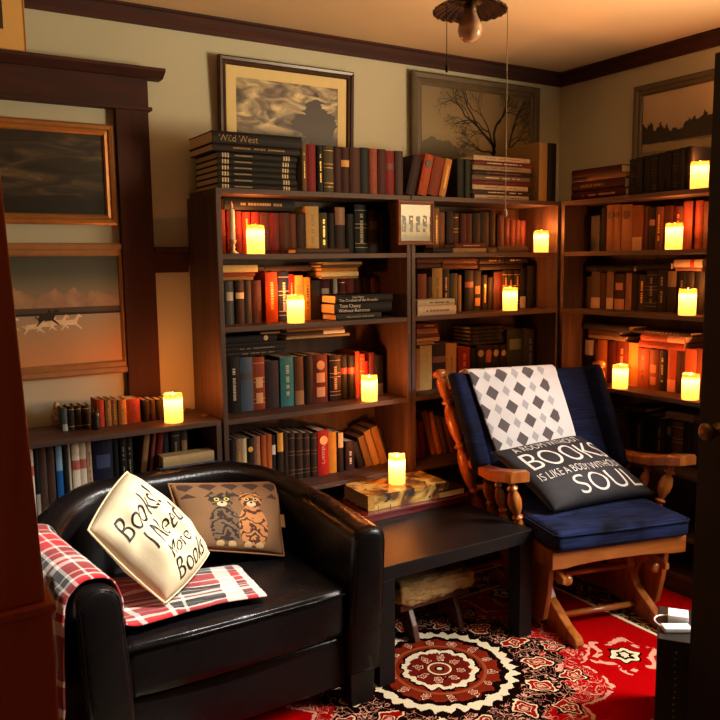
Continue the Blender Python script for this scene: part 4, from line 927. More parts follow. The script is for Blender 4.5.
# ------------------------------------------------------------------ black leather tub chair
g = G('black_leather'); co = g.coords(); v = g.voro(co, 160); n = g.noise(co, 5, 3)
LEATHER = g.out(g.mix(n, (.003, .0025, .0025), (.008, .006, .006)), g.math('MULTIPLY_ADD', n, .15, .2), Specular_IOR_Level=.3); g.bump(v+n*2.0, .16, .003)
CX = -2.385; OW = .485; TH = .118
def Htop(y, x=0): 
    t_ = max(0, min(1, (y+1.07)/.65)); return .612+.045*t_+.085*max(0, min(1, (y+.68)/.24))**1.3
def centre(s):                     # s 0..1 along the U, from left front to right front
    hw = OW-TH/2; yf, yb = -1.07, -.385-TH/2; R = .30
    segs = [('l', (-hw, yf), (-hw, yb-R))]; L1 = yb-R-yf; La = PI/2*R; Lm = 2*hw-2*R; T = 2*L1+2*La+Lm; d = s*T
    if d < L1: return (-hw, yf+d), (-1, 0)
    d -= L1
    if d < La: a = d/R; return (-hw+R-R*math.cos(a), yb-R+R*math.sin(a)), (-math.cos(a), math.sin(a))
    d -= La
    if d < Lm: return (-hw+R+d, yb), (0, 1)
    d -= Lm
    if d < La: a = d/R; return (hw-R+R*math.sin(a), yb-R+R*math.cos(a)), (math.sin(a), math.cos(a))
    d -= La; return (hw, yb-R-d), (1, 0)
sofa = empty('tub_armchair', (CX, -.75, .009), label='black leather tub armchair with plaid throw and pillows, beside the black table', cat='armchair')
NS = 72; prof_n = 7
def skew(x, y): return -.085*max(0, min(1, (y+1.07)/.4))*max(0, min(1, (CX+.1-x)/.3))+.02*max(0, min(1, (x-CX-.1)/.3))
def section(s, inset=0.0, push=0.0):
    (cx, cy), (nx, ny) = centre(s); hz = Htop(cy)-inset; rd = .045; pts = []; hwid = TH/2-inset
    zb = .12+inset
    pts.append((-hwid, zb)); pts.append((-hwid-.004, .35)); pts.append((-hwid, hz-rd))
    for k in range(1, 5): a = PI/2*k/5; pts.append((-hwid+rd*(1-math.cos(a)), hz-rd+rd*math.sin(a)+.002))
    pts.append((0, hz+.004))
    for k in range(4, 0, -1): a = PI/2*k/5; pts.append((hwid-rd*(1-math.cos(a)), hz-rd+rd*math.sin(a)+.002))
    pts.append((hwid, hz-rd)); pts.append((hwid+.004, .35)); pts.append((hwid, zb))
    return [Vector((CX+cx+nx*(o_+.06*(z-.6))+skew(CX+cx, cy), cy+ny*o_+push, z)) for o_, z in pts]
secs = [section(0, .02, -.014), section(0, .008, -.009), section(0, 0, 0)]+[section(i/NS) for i in range(1, NS)]+[section(1, 0, 0), section(1, .008, -.009), section(1, .02, -.014)]
vs = [v for s_ in secs for v in s_]; k = len(secs[0])
fs = [(i*k+j, i*k+(j+1) % k, (i+1)*k+(j+1) % k, (i+1)*k+j) for i in range(len(secs)-1) for j in range(k)]
fs += [tuple(range(k)), tuple(range((len(secs)-1)*k, len(secs)*k))]
q = MB(); q.add(vs, fs); shell = part(q, 'curved_back', LEATHER, sofa, smooth=True)
for s0 in (0, 1):                   # piping round the arm fronts
    S_ = section(s0, .006, -.006); part(MB().tube(S_, .0035, 6), 'piping', LEATHER, sofa, smooth=True)
def superbox(x0, x1, y0, y1, z0, z1, fn=None, n=12, r=.035):
    q = MB().box(x0, x1, y0, y1, z0, z1); return q
q = MB().box(-2.745, -2.025, -1.06, -.50, .255, .425); o = part(q, 'seat_cushion', LEATHER, sofa, bevel=.03, smooth=True)
bm = bmesh.new(); bm.from_mesh(o.data); bmesh.ops.triangulate(bm, faces=bm.faces)
for _ in range(3): bmesh.ops.subdivide_edges(bm, edges=[e for e in bm.edges if e.calc_length() > .06], cuts=1); bmesh.ops.triangulate(bm, faces=bm.faces)
for v in bm.verts:
    lx, ly = v.co.x/.36, (v.co.y+.03)/.28
    if v.co.z > .35: v.co.z += .018*max(0, 1-lx*lx)*max(0, 1-ly*ly)
    if ly < -.85: v.co.y -= .012*max(0, 1-lx*lx)
bm.to_mesh(o.data); bm.free()
for p in o.data.polygons: p.use_smooth = True
part(MB().tube([(-2.735, -1.066, .408), (-2.55, -1.075, .411), (-2.385, -1.078, .412), (-2.2, -1.075, .411), (-2.035, -1.066, .408)], .0035, 6), 'piping', LEATHER, sofa, smooth=True)
part(MB().box(-2.76, -2.01, -1.045, -.45, .075, .252), 'base_panel', LEATHER, sofa, bevel=.012, smooth=True)
for x in (-2.85, -2.022):
    for y0, y1 in ((-1.075, -.995), (-.55, -.47)):
        xx = x if y0 < -.9 else x+(.06 if x < -2.4 else -.06)
        q = MB().add([Vector((xx+dx*(.098 if t_ else .084)+(0 if t_ else .006), y0+dy*(.08 if t_ else .068)+(0 if t_ else .006), .17 if t_ else .0095)) for t_ in (0, 1) for dx in (0, 1) for dy in (0, 1)], BF)
        part(q, 'leg', plain('black_painted_wood', '0d0a09', .35, .2, 20), sofa, bevel=.003)

# ------------------------------------------------------------------ plaid throw
g = G('tartan_wool'); uv = g.coords('UV'); x, y, _ = g.xyz(uv)
stops = [(0, 'c4161c'), (.10, 'f0e8d8'), (.13, 'c4161c'), (.26, 'c4161c'), (.28, 'f4ecdc'), (.31, '1c171b'), (.38, 'e8dcc4'), (.40, '1c171b'), (.50, '3c3432'), (.56, 'f4ecdc'), (.62, '8c1a1c'), (.66, 'f4ecdc'), (.72, '2a2326'), (.80, 'd8c8a8'), (.82, '2a2326'), (.92, 'f0e8d8'), (.96, 'c4161c')]
cu = g.ramp((x*2.7).fract(), stops, True); cv = g.ramp((y*1.35+.2).fract(), stops, True)
tw = (((x*420+y*300).fract()) > .5)*.3+.35
TARTAN = g.out(g.mix(tw, cu, cv), .95, Sheen_Weight=.3); g.bump(g.noise(uv, 160, 2), .3, .002)
def catmull(P, t):
    n_ = len(P)-1; f = min(n_-1e-6, t*n_); i = int(f); u = f-i
    p0, p1, p2, p3 = P[max(0, i-1)], P[i], P[i+1], P[min(n_, i+2)]
    return .5*((2*p1)+(p2-p0)*u+(2*p0-5*p1+4*p2-p3)*u*u+(3*p1-p0-3*p2+p3)*u**3)
q1, q2 = at(267, 599, 2, .445), at(238, 570, 2, .445)
HT = lambda y: Htop(y)+.014
def pathA(y0, yend):
    L_ = -2.87; return [(L_-.035, y0, .03), (L_-.03, y0, .2), (L_-.022, y0, .4), (L_-.016, y0, HT(y0)-.07), (L_+.012, y0, HT(y0)-.012), (L_+.06, y0, HT(y0)+.004), (L_+.108, y0, HT(y0)-.012), (L_+.132, y0, HT(y0)-.07), (L_+.14, y0+.01, .50), (L_+.165, y0+.02, .458)]
A = [Vector(p) for p in pathA(-1.045, 0)]+[Vector((-2.6, -1.02, .455)), Vector((-2.5, -1.02, .457)), Vector((q1.x, q1.y, .452))]
B = [Vector(p) for p in pathA(-.62, 0)]+[Vector((-2.6, -.68, .462)), Vector((-2.45, -.75, .462)), Vector((q2.x, q2.y, .456))]
NU, NV = 96, 30
def throw(u, v):
    a, b_ = catmull(A, u), catmull(B, u); p = a.lerp(b_, v)
    p.x += skew(p.x, p.y)*max(0, min(1, (-2.55-p.x)/.15))
    w_ = noise.noise(Vector((u*9, v*5, 3)))*.012+noise.noise(Vector((u*25, v*14, 7)))*.004
    if u < .3: p.x -= abs(w_)*1.4+.006*math.sin(v*18); p.y += .04*(v-.5)*(0.3-u)*2*-1 + (.3-u)*.03*math.sin(u*20)
    elif u > .72: p.z += abs(w_)*.8+.001; p.y += w_*2
    else: p.z += abs(w_)*.25
    return p
vs, fs = grid(throw, NU, NV)
me = bpy.data.meshes.new('plaid_throw'); me.from_pydata([tuple(v) for v in vs], [], fs); uv_grid(me, NU, NV)
th_o = link('plaid_throw', me, TARTAN, None, True); md = th_o.modifiers.new('s', 'SOLIDIFY'); md.thickness = .005; md.offset = 1
tag(th_o, 'red, white and dark grey plaid throw draped over the left arm of the armchair', 'throw')
# fringe-like hem
# ------------------------------------------------------------------ pillows
def pillow_fn(c, puff, back=.6, pinch=.06, seed=0, crease=.006):
    c00, c10, c11, c01 = [Vector(v) for v in c]
    nrm = (c10-c00).cross(c01-c00).normalized()
    if nrm.dot(CAM-c00) < 0: nrm = -nrm
    def fn(u, v, side=1, off=0.0):
        uu = .5+(u-.5)*(1-pinch*(1-(2*v-1)**2)); vv = .5+(v-.5)*(1-pinch*(1-(2*u-1)**2))
        p = (c00*(1-uu)*(1-vv)+c10*uu*(1-vv)+c11*uu*vv+c01*(1-uu)*vv)
        e = max(0, (1-abs(2*u-1)**2.6))*max(0, (1-abs(2*v-1)**2.6)); h = puff*e**.55
        w_ = noise.noise(Vector((u*3.5+seed, v*3.5, side)))*crease*2+noise.noise(Vector((u*8+seed, v*8, side*3)))*crease
        return p+nrm*(side*(h*(1 if side > 0 else back)+w_*e)+off)
    return fn, nrm
def pillow(name, c, puff, m, label, seed=0, n=28, back=.6, pinch=.06, pipe=None, crease=.006):
    fn, nrm = pillow_fn(c, puff, back, pinch, seed, crease)
    vs = [fn(i/n, j/n) for j in range(n+1) for i in range(n+1)]; vb = [fn(i/n, j/n, -1) for j in range(n+1) for i in range(n+1)]
    w_ = n+1; fs = [(j*w_+i, j*w_+i+1, (j+1)*w_+i+1, (j+1)*w_+i) for j in range(n) for i in range(n)]
    o_ = len(vs); fb = [(o_+a_, o_+d_, o_+c_, o_+b_) for a_, b_, c_, d_ in fs]
    me = bpy.data.meshes.new('pillow_cover'); me.from_pydata([tuple(v) for v in vs+vb], [], fs+fb); uv_grid(me, n, n)
    bm = bmesh.new(); bm.from_mesh(me); bmesh.ops.remove_doubles(bm, verts=bm.verts, dist=.0004); bmesh.ops.recalc_face_normals(bm, faces=bm.faces); bm.to_mesh(me); bm.free()
    root = empty(name, sum((Vector(p) for p in c), Vector())/4, label=label, cat='pillow')
    o = link('pillow_cover', me, m, None, True)
    for v in o.data.vertices: v.co -= root.location
    o.parent = root
    if pipe:
        per = [fn(t_/20, 0) for t_ in range(20)]+[fn(1, t_/20) for t_ in range(20)]+[fn(1-t_/20, 1) for t_ in range(20)]+[fn(0, 1-t_/20) for t_ in range(21)]
        part(MB().tube(per, .0035, 6), 'piping', pipe, root, smooth=True)
    return root, fn
def letter(root, fn, lines, m, shear=0.0, name='lettering', maxlen=.12):
    q = MB()
    for s, u0, v0, uw, vh, *rest in lines:                            # left, baseline, width, height in pillow units
        tv, tf, tw, th_ = text_shape(s, maxlen, shear); vs = []
        for a_, b_ in tv:
            u, v = u0+a_/tw*uw, v0+b_/th_*vh+(rest[0]*(a_/tw) if rest else 0)
            u = min(.985, max(.015, u)); v = min(.985, max(.015, v)); vs.append(fn(u, v, 1, .0018))
        q.add(vs, tf)
    return part(q, name, m, root)
g = G('natural_canvas'); co = g.coords(); n = g.noise(co, 260, 2); n2 = g.noise(co, 6, 3)
CANVAS = g.out(g.mix(n2, lin('d8c49a'), lin('e6d6b0')), .9); g.bump(n, .25, .002)
# corners: text frame bottom-left, bottom-right, top-right, top-left
P1 = [at(165, 603, 1, -.96), at(209, 553, 1, -.80), at(127, 472, 1, -.66), at(88, 530, 1, -.86)]
r, fn = pillow('canvas_pillow', P1, .105, CANVAS, 'cream canvas pillow with black Books lettering on the plaid throw', 4, pinch=-.05, pipe=CANVAS, crease=.02)
letter(r, fn, [('Books!', .09, .64, .68, .22), ('I Need', .18, .42, .58, .19), ('More', .26, .26, .38, .12), ('Books', .22, .07, .60, .17)], BLACKP, .35)
# tapestry pillow with two kittens
g = G('kitten_tapestry'); uv = g.coords('UV'); x, y, _ = g.xyz(uv); n = g.noise(uv, 60, 2); n3 = g.noise(uv, 7, 3)
c = g.mix(n, lin('6a4a2c'), lin('8c6640'))
dia = (((x*5.0).fract()-.5).abs()+((y*5.0-.05).fract()-.5).abs()) < .42; c = g.mix(dia*(y > .72), c, lin('3c2416'))
def catshape(cx, col1, col2):
    global c
    bx = (x-cx)/.15; by = (y-.30)/.30; bodym = (bx*bx+by*by) < 1.0
    hx = (x-cx)/.105; hy = (y-.66)/.12; headm = (hx*hx+hy*hy) < 1.0
    ear = (((x-cx).abs()-.07).abs() < (.82-y)*.35)*(y > .66)*(y < .82)
    m_ = bodym.max(headm).max(ear)
    stripe = ((y*52+n3*26+(x-cx)*(x-cx)*260).sin() > .15)
    c = g.mix(m_, c, g.mix(stripe, col1, col2))
    mz = ((x-cx)*(x-cx)+(y-.615)*(y-.615)*1.6) < .0022; c = g.mix(mz, c, lin('d8b890')); c = g.mix(((x-cx)*(x-cx)+(y-.635)*(y-.635)) < .00018, c, lin('3c1c14'))
    c = g.mix(((((x-cx).abs()-.045)*((x-cx).abs()-.045)+(y-.68)*(y-.68)) < .0006), c, lin('d0c060')); c = g.mix(((((x-cx).abs()-.045)*((x-cx).abs()-.045)+(y-.68)*(y-.68)) < .0002), c, lin('140c08'))
    pw = ((((x-cx).abs()-.06)*((x-cx).abs()-.06))*1.0+(y-.07)*(y-.07)) < .0016; c = g.mix(pw, c, lin('c8a070'))
catshape(.38, lin('6a5238'), lin('2a1c12')); catshape(.66, lin('b87840'), lin('4a2414'))
c = g.mix(((x-.5).abs() > .455).max((y-.5).abs() > .455), c, lin('8c6038'))
TAP = g.out(g.mix(n*.35, c, (.02, .01, .005)), .95); g.bump(n, .3, .002)
P2 = [at(186, 549, 1, -.70), at(284, 556, 1, -.74), at(277, 482, 1, -.57), at(168, 484, 1, -.57)]
r, fn = pillow('tapestry_pillow', P2, .06, TAP, 'tapestry pillow woven with two tabby kittens, leaning on the armchair back', 9, back=.4, pinch=.02, pipe=plain('braid_trim', '8a6038', .8, .3, 80), crease=.004)
q = MB(); w_ = [fn(1.0, .55, 1, 0), fn(1.0, .38, 1, 0)]; ex = (Vector(P2[1])-Vector(P2[0])).normalized()*.02
q.add([w_[0], w_[1], w_[1]+ex, w_[0]+ex, w_[0]+Vector((0, .002, 0)), w_[1]+Vector((0, .002, 0)), w_[1]+ex+Vector((0, .002, 0)), w_[0]+ex+Vector((0, .002, 0))], [(0, 1, 2, 3), (4, 7, 6, 5), (0, 4, 5, 1), (1, 5, 6, 2), (2, 6, 7, 3), (3, 7, 4, 0)])
part(q, 'side_tag', plain('tan_ribbon', 'b08a50', .7, .1), r)

# ------------------------------------------------------------------ glider chair
GA = math.radians(-15); GO = Vector((-.80, -.91, .009))
gl = empty('glider_chair', GO, (0, 0, GA), label='honey wood glider chair with navy cushions and turned spindles', cat='armchair')
def gb(mb, name, m, **kw): return mb.build(name, m, gl, **kw)
def lerp(a, b_, t_): return tuple(a[i]+(b_[i]-a[i])*t_ for i in range(3))
def turned(p0, p1, r0, prof, name, m=HONEY, n=14):
    p0, p1 = Vector(p0), Vector(p1); L_ = (p1-p0).length; gb(MB().lathe([(r0*a, L_*b_) for a, b_ in prof], p0, p1-p0, n), name, m, smooth=True)
SPIN = [(.5, 0), (.6, .06), (1.0, .14), (1.2, .24), (.95, .33), (.45, .40), (.95, .415), (.95, .44), (.45, .455), (.6, .48), (1.1, .57), (1.25, .68), (.95, .78), (.45, .84), (.95, .855), (.95, .88), (.5, .895), (.6, 1)]
SPIN_ = [(.55, 0), (.62, .08), (.95, .17), (1.1, .26), (.9, .36), (.5, .42), (.85, .45), (.5, .48), (.9, .56), (1.15, .66), (1.0, .76), (.55, .84), (.8, .87), (.5, .9), (.6, 1)]
POST = [(.85, 0), (1.0, .05), (1.1, .12), (.95, .17), (.6, .195), (.62, .2), (1.1, .212), (1.1, .225), (.62, .236), (.7, .245), (1.15, .30), (1.32, .38), (1.1, .45), (.62, .492), (1.1, .503), (1.1, .517), (.62, .528), (.7, .54), (1.15, .6), (1.3, .67), (1.05, .74), (.6, .772), (1.1, .783), (1.1, .796), (.6, .806), (.9, .84), (1.12, .9), (.95, .935), (.55, .945), (1.2, .955), (1.35, .972), (1.1, .99), (.2, 1.0)]
POST_ = [(.8, 0), (.9, .06), (1.1, .12), (.75, .2), (1.05, .22), (.75, .24), (1.15, .32), (1.2, .40), (.8, .48), (1.1, .50), (.78, .52), (1.15, .60), (1.2, .68), (.82, .76), (1.1, .78), (.8, .80), (1.12, .86), (1.15, .915), (.8, .94), (.62, .95), (1.1, .965), (1.15, .98), (.8, .997), (.2, 1.0)]
dz = .0
FRZ = .385
# seat rails
q = MB().prism([(-.30, .308), (-.24, .308), (-.20, .314), (-.1, .320), (0, .321), (.1, .320), (.20, .314), (.24, .308), (.30, .308), (.30, FRZ-.008), (-.30, FRZ-.008)], lambda a, b_, t_: Vector((a, t_, b_)), -.32, -.292); gb(q, 'seat_rail', HONEYX, bevel=.004)
for s in (-1, 1): gb(MB().box(*sorted((s*.272, s*.30)), -.292, .23, .305, FRZ-.008), 'seat_rail', HONEY, bevel=.003)
gb(MB().box(-.272, .272, .20, .228, .305, FRZ-.008), 'seat_rail', HONEYX, bevel=.003)
gb(MB().box(-.272, .272, -.292, .2, .345, .36), 'seat_deck', HONEYX)
# hanging side panels and base
for s in (-1, 1):
    q = MB().prism([(-.27, .304), (-.20, .304), (-.17, .25), (-.15, .12), (-.10, .05), (.03, .04), (.10, .10), (.13, .22), (.17, .304), (.21, .304), (.21, .16), (.14, .03), (-.12, .02), (-.2, .06), (-.24, .18)][:0] or
      [(-.26, .304), (-.24, .17), (-.21, .06), (-.17, .03), (.0, .03), (.10, .08), (.16, .20), (.2, .304)], lambda a, b_, t_, s=s: Vector((s*.262+t_, a, b_)), -.011, .011); gb(q, 'side_panel', HONEY, bevel=.004)
    q = MB().prism([(-.355, .0), (-.10, .0), (-.06, .02), (.1, .02), (.14, 0), (.34, 0), (.36, .02), (.34, .045), (.16, .06), (.05, .10), (.02, .20), (.0, .27), (-.10, .27), (-.12, .18), (-.16, .12), (-.28, .06), (-.355, .038), (-.365, .015)],
      lambda a, b_, t_, s=s: Vector((s*.20+t_, a, b_)), -.018, .018); gb(q, 'glide_base', HONEY, bevel=.006)
    q = MB().prism([(-.30, .26), (-.30, .235), (-.26, .225), (-.19, .245), (-.13, .20), (-.10, .12), (-.07, .12), (-.08, .22), (-.14, .28), (-.2, .29)], lambda a, b_, t_, s=s: Vector((s*.232+t_, a, b_)), -.009, .009); gb(q, 'swing_arm', HONEY, bevel=.003)
    gb(MB().lathe([(.012, 0), (.02, .004), (.022, .014), (.017, .022), (.004, .025)], (s*.20, -.255, .235), (0, -1, 0), 14), 'cap_knob', HONEY, smooth=True)
for z_, y_ in ((.185, -.10), (.045, -.17), (.045, .2)): gb(MB().tube([(-.185, y_, z_), (.185, y_, z_)], .0125, 10), 'crossbar', HONEYX, smooth=True)
# arms with spindles, back posts
for s in (-1, 1):
    A0, A1 = (s*.352, .27, .585), (s*.382, -.215, .655)
    q = MB(); secs_ = 14; vs, fs = [], []
    for i in range(secs_+1):
        t_ = i/secs_; c_ = lerp(A0, A1, t_); wd = .026+.024*min(1, t_*1.5); zc = c_[2]-.02*math.sin(PI*t_)+(.0 if t_ < .9 else -.006*(t_-.9)*10); th_ = .014+.008*min(1, t_*1.4)
        if i == secs_: wd *= .8
        for dx, dz_ in ((-1, -1), (-1, .6), (-.8, 1), (.8, 1), (1, .6), (1, -1)): vs.append(Vector((c_[0]+dx*wd, c_[1], zc+dz_*th_)))
    k = 6; fs = [(i*k+j, i*k+(j+1) % k, (i+1)*k+(j+1) % k, (i+1)*k+j) for i in range(secs_) for j in range(k)]+[tuple(range(k)), tuple(range(secs_*k, secs_*k+k))]
    q.add(vs, fs); gb(q, 'armrest', HONEY, bevel=.003, smooth=False)
    for t_, r0 in ((.28, .0165), (.54, .0175), (.82, .023)):
        c_ = lerp(A0, A1, t_); zc = c_[2]-.02*math.sin(PI*t_)-.016
        turned((s*.305, c_[1]+.03, .335), (c_[0], c_[1], zc), r0, SPIN, 'spindle')
    turned((s*.315, .24, .30), ((-.465 if s < 0 else .36), .40, .99), .0245, POST, 'back_post', n=16)
    for z_ in (.37, .95):
        pass
gb(MB().tube([(-.335, .27, .47), (.335, .27, .47)], .014, 8), 'back_rail', HONEYX, smooth=True)
gb(MB().tube([(-.445, .375, .91), (.35, .375, .91)], .016, 8), 'back_rail', HONEYX, smooth=True)
g = G('navy_slub_fabric'); co = g.coords(); n = g.noise(g.scale(co, (4, 4, 90)), 2, 3); n2 = g.noise(co, 5, 3)
NAVY = g.out(g.mix(((n*.6+n2*.4)-.36)*3.2, lin('040509'), lin('182044')), .9, Specular_IOR_Level=.12); g.bump(n, .3, .002)
g = G('navy_seat_painted_dapple'); co = g.coords(); n = g.noise(g.scale(co, (4, 60, 60)), 2, 3); n2 = g.noise(co, 6, 3, .5)
NAVY2 = g.out(g.mix(((n*.5+n2*.5)-.36)*3.2, lin('06070e'), lin('26325f')), .9, Specular_IOR_Level=.12); g.bump(n, .3, .002)  # slub streaks, plus paler blue patches painting dappled light onto the seat
def cushion(x0, x1, y0, y1, z0, z1, name, m, M=None, rad=.03, dome=.012, div=4):
    q = MB().box(x0, x1, y0, y1, z0, z1); o = q.build(name, m, gl, bevel=rad, seg=4, smooth=True)
    bm = bmesh.new(); bm.from_mesh(o.data); bmesh.ops.triangulate(bm, faces=bm.faces)
    for _ in range(3): bmesh.ops.subdivide_edges(bm, edges=[e for e in bm.edges if e.calc_length() > .05], cuts=1); bmesh.ops.triangulate(bm, faces=bm.faces)
    cx, cy = (x0+x1)/2, (y0+y1)/2
    for v in bm.verts:
        lx, ly = (v.co.x-cx)/(x1-x0)*2, (v.co.y-cy)/(y1-y0)*2; e = max(0, 1-lx*lx)*max(0, 1-ly*ly)
        v.co.z += (dome*e if v.co.z > (z0+z1)/2 else 0)+noise.noise(v.co*9)*.004*e
        if M: v.co = M @ v.co
    bm.to_mesh(o.data); bm.free()
    for p in o.data.polygons: p.use_smooth = True
    return o
cushion(-.298, .298, -.345, .17, FRZ-.006, FRZ+.075, 'seat_cushion', NAVY2)
q = MB(); P_ = [(-.285, -.348), (.285, -.348), (.30, -.33), (.30, .15)]; q.tube([(-.30, .1, FRZ+.062), (-.3, -.33, FRZ+.062), (-.285, -.348, FRZ+.062), (0, -.352, FRZ+.062), (.285, -.348, FRZ+.062), (.3, -.33, FRZ+.062), (.30, .1, FRZ+.062)], .004, 6); q.build('piping', NAVY2, gl, smooth=True)
# back cushion: built flat then stood up and leaned; a central panel and two side wings
ang = math.radians(-72.5)
BO = Vector((0, .155, FRZ+.07))
SH = Matrix.Identity(4); SH[0][1] = -.16
MBk = Matrix.Translation(BO) @ Matrix.Rotation(math.radians(74), 4, 'X') @ SH
cushion(-.30, .30, .0, .545, -.055, .035, 'back_cushion', NAVY, MBk, .035, .02)
for s in (-1, 1):
    Mw = Matrix.Translation(BO) @ Matrix.Rotation(math.radians(74), 4, 'X') @ SH @ Matrix.Translation(((.31 if s > 0 else -.335), .02, .02)) @ Matrix.Rotation(s*math.radians(-58 if s > 0 else -40), 4, 'Y')
    cushion(-.065, .065, .06, .525, -.025, .03, 'wing_cushion', NAVY, Mw, .025, .006)
# ------------------------------------------------------------------ white blanket over the back
g = G('diamond_knit'); uv = g.coords('UV'); x, y, _ = g.xyz(uv); n = g.noise(uv, 150, 2)
c = lin('e6e6e6'); X_ = x*3.15+.42; Y_ = y*3.3+.2
def lat(ox, oy, k, ky=1.0): return ((((X_+ox).fract()-.5).abs()+((Y_+oy).fract()-.5).abs()*ky) < k)
msk = x < .86
c = g.mix(lat(0, .5, .14, .8).max(lat(.5, 0, .14, .8))*msk, c, lin('b0b0b8')); c = g.mix(lat(0, 0, .235).max(lat(.5, .5, .235))*msk, c, lin('4c4850'))
KNIT = g.out(g.mix(n*.25, c, lin('a09078')), .95, Sheen_Weight=.2); g.bump(n, .35, .003)
NU, NV = 40, 60
Pn = MBk.to_3x3() @ Vector((0, 0, 1)); Mg = Matrix.Translation(GO) @ Matrix.Rotation(GA, 4, 'Z')
def bk(u_, v_, off): return Mg @ (MBk @ Vector((u_, v_, off)))
# corners seen on the face of the cushion
def on_back_face(px, py, off=.065):
    p0 = Mg @ (MBk @ Vector((0, 0, off))); nn_ = (Mg.to_3x3() @ MBk.to_3x3() @ Vector((0, 0, 1))).normalized()
    rv = ray(px, py); t_ = (p0-CAM).dot(nn_)/rv.dot(nn_); w_ = CAM+rv*t_; l = (Mg @ MBk).inverted() @ w_; return l.x, l.y
cTL, cTR, cBL, cBR = on_back_face(470, 372), on_back_face(557, 368), on_back_face(499, 455), on_back_face(577, 437)
ytop = .545
def blanket(u, v):              # v 0 bottom front .. 1 back side bottom
    yb = cBL[1]+(cBR[1]-cBL[1])*u; xb = cBL[0]+(cBR[0]-cBL[0])*u; xt = cTL[0]+(cTR[0]-cTL[0])*u
    Lf = ytop-yb; La = .13; Lb = .25; T = Lf+La+Lb; d = v*T
    w_ = noise.noise(Vector((u*4, v*6, 1)))*.006
    if d < Lf: t_ = d/Lf; dome = .02*max(0, 1-((xb*(1-t_)+xt*t_)/.315)**2)*max(0, 1-((yb+d-.29)/.29)**2); off = .041+dome+abs(w_)+(.004 if t_ > .9 else 0); return bk(xb+(xt-xb)*t_, yb+d-.0, off)
    d -= Lf
    if d < La: a_ = d/La*PI; return bk(xt, ytop+.014*math.sin(a_)+.002, -.010+.052*math.cos(a_))
    d -= La; return bk(xt, ytop-d, -.064-abs(w_))
vs, fs = grid(blanket, NU, NV); me = bpy.data.meshes.new('knit_blanket'); me.from_pydata([tuple(v) for v in vs], [], fs); uv_grid(me, NU, NV)
for l in me.uv_layers[0].data: l.uv[1] *= 1.55
o = link('knit_blanket', me, KNIT, None, True); md = o.modifiers.new('s', 'SOLIDIFY'); md.thickness = .005; md.offset = 0
tag(o, 'white knit blanket with grey diamonds hung over the glider back', 'blanket')
# black lettered pillow
INK = plain('dark_pillow_cloth', '17141b', .75, .3, 60, .3)
P3 = [at(553, 513, 2, .487), at(657, 494, 2, .487), at(577, 434, 2, .70), at(490, 452, 2, .70)]
r, fn = pillow('lettered_pillow', P3, .07, INK, 'black pillow with white BOOKS and SOUL lettering lying on the glider seat', 2, back=.3, pinch=.03, crease=.008)
WTXT = plain('white_pillow_print', 'd8d0c8', .7, .08)
letter(r, fn, [('A ROOM WITHOUT', .12, .84, .72, .09), ('BOOKS', .10, .54, .84, .26), ('IS LIKE A BODY WITHOUT A', .08, .38, .9, .10), ('SOUL', .30, .10, .62, .24)], WTXT)

# ------------------------------------------------------------------ black cabinet with white cable at lower right
r = empty('studded_cabinet', (-1.17, -1.58, .009), label='small black studded cabinet half hidden behind the open door', cat='cabinet')
BK = plain('black_case', '0b0908', .5, .2, 30)
bzt = .33
K0 = at(657, 638, 2, bzt); dv = Vector((CAM.x-K0.x, CAM.y-K0.y, 0)).normalized(); rv_ = Vector((-dv.y, dv.x, 0))
MK = Matrix(((rv_.x, dv.x, 0, K0.x), (rv_.y, dv.y, 0, K0.y), (0, 0, 1, 0), (0, 0, 0, 1)))   # local x to the right, y towards the doorway
r.location = MK @ Vector((.1, -.1, 0)); r.location.z = .009
part(MB().box(0, .17, -.24, 0, .009, bzt, MK), 'case', BK, r, bevel=.004)
for i in range(14):
    q = MB().lathe([(.0035, 0), (.0028, .0015), (.001, .0022)], MK @ Vector((.055+.002*math.sin(i), -.0002, .02+i*.021)), dv, 8)
    part(q, 'stud', plain('brass_studs', 'a08448', .35, .1, 30, Metallic=.8), r)
wp = plain('white_plastic', 'e8e6e4', .35, .02)
r = empty('white_charger', MK @ Vector((.06, -.1, bzt)), label='white plastic charger with looped cable on the black cabinet', cat='charger')
part(MB().box(.015, .10, -.075, -.035, bzt+.0008, bzt+.016, MK @ Matrix.Translation((.02, 0, 0)) @ Matrix.Rotation(-.35, 4, 'Z')), 'base_plate', wp, r, bevel=.004)
part(MB().box(.03, .09, -.17, -.11, bzt+.0008, bzt+.03, MK), 'adapter', wp, r, bevel=.003)
pts = [MK @ Vector((.045+.055*math.cos(a_), -.105+.05*math.sin(a_), bzt+.004+.008*math.sin(a_/2))) for a_ in [1.2+i*(2*PI-2.2)/24 for i in range(25)]]
part(MB().tube(pts, .0025, 8), 'cable', wp, r, smooth=True)

# ------------------------------------------------------------------ ornaments on the low bookcase
q0 = at(58, 426, 2, TL)
g = G('brown_crystal'); n = g.noise(g.coords(), 60, 4); ST = g.out(g.ramp(n, [(.3, '6c5440'), (.5, 'b09870'), (.7, 'e8d8b0')]), .35); g.bump(n, .6, .004)
vs, fs = grid(lambda u, v: Vector(((.024*(1-v*.25)*(math.sin(PI*min(.98, v*.86+.14))**.35))*math.cos(2*PI*u)*(1+.25*noise.noise(Vector((math.cos(2*PI*u)*2, math.sin(2*PI*u)*2, v*5)))),
      (.02*(1-v*.25)*(math.sin(PI*min(.98, v*.86+.14))**.35))*math.sin(2*PI*u), .092*v)), 20, 14, True)
fs.append(tuple(range(20))); fs.append(tuple(range(14*20, 15*20)))
o = mesh('owl_figurine', vs, fs, ST, None, True); o.location = (q0.x, q0.y, TL+.001); tag(o, 'small mottled stone owl figurine at the left end of the low bookcase', 'figurine')
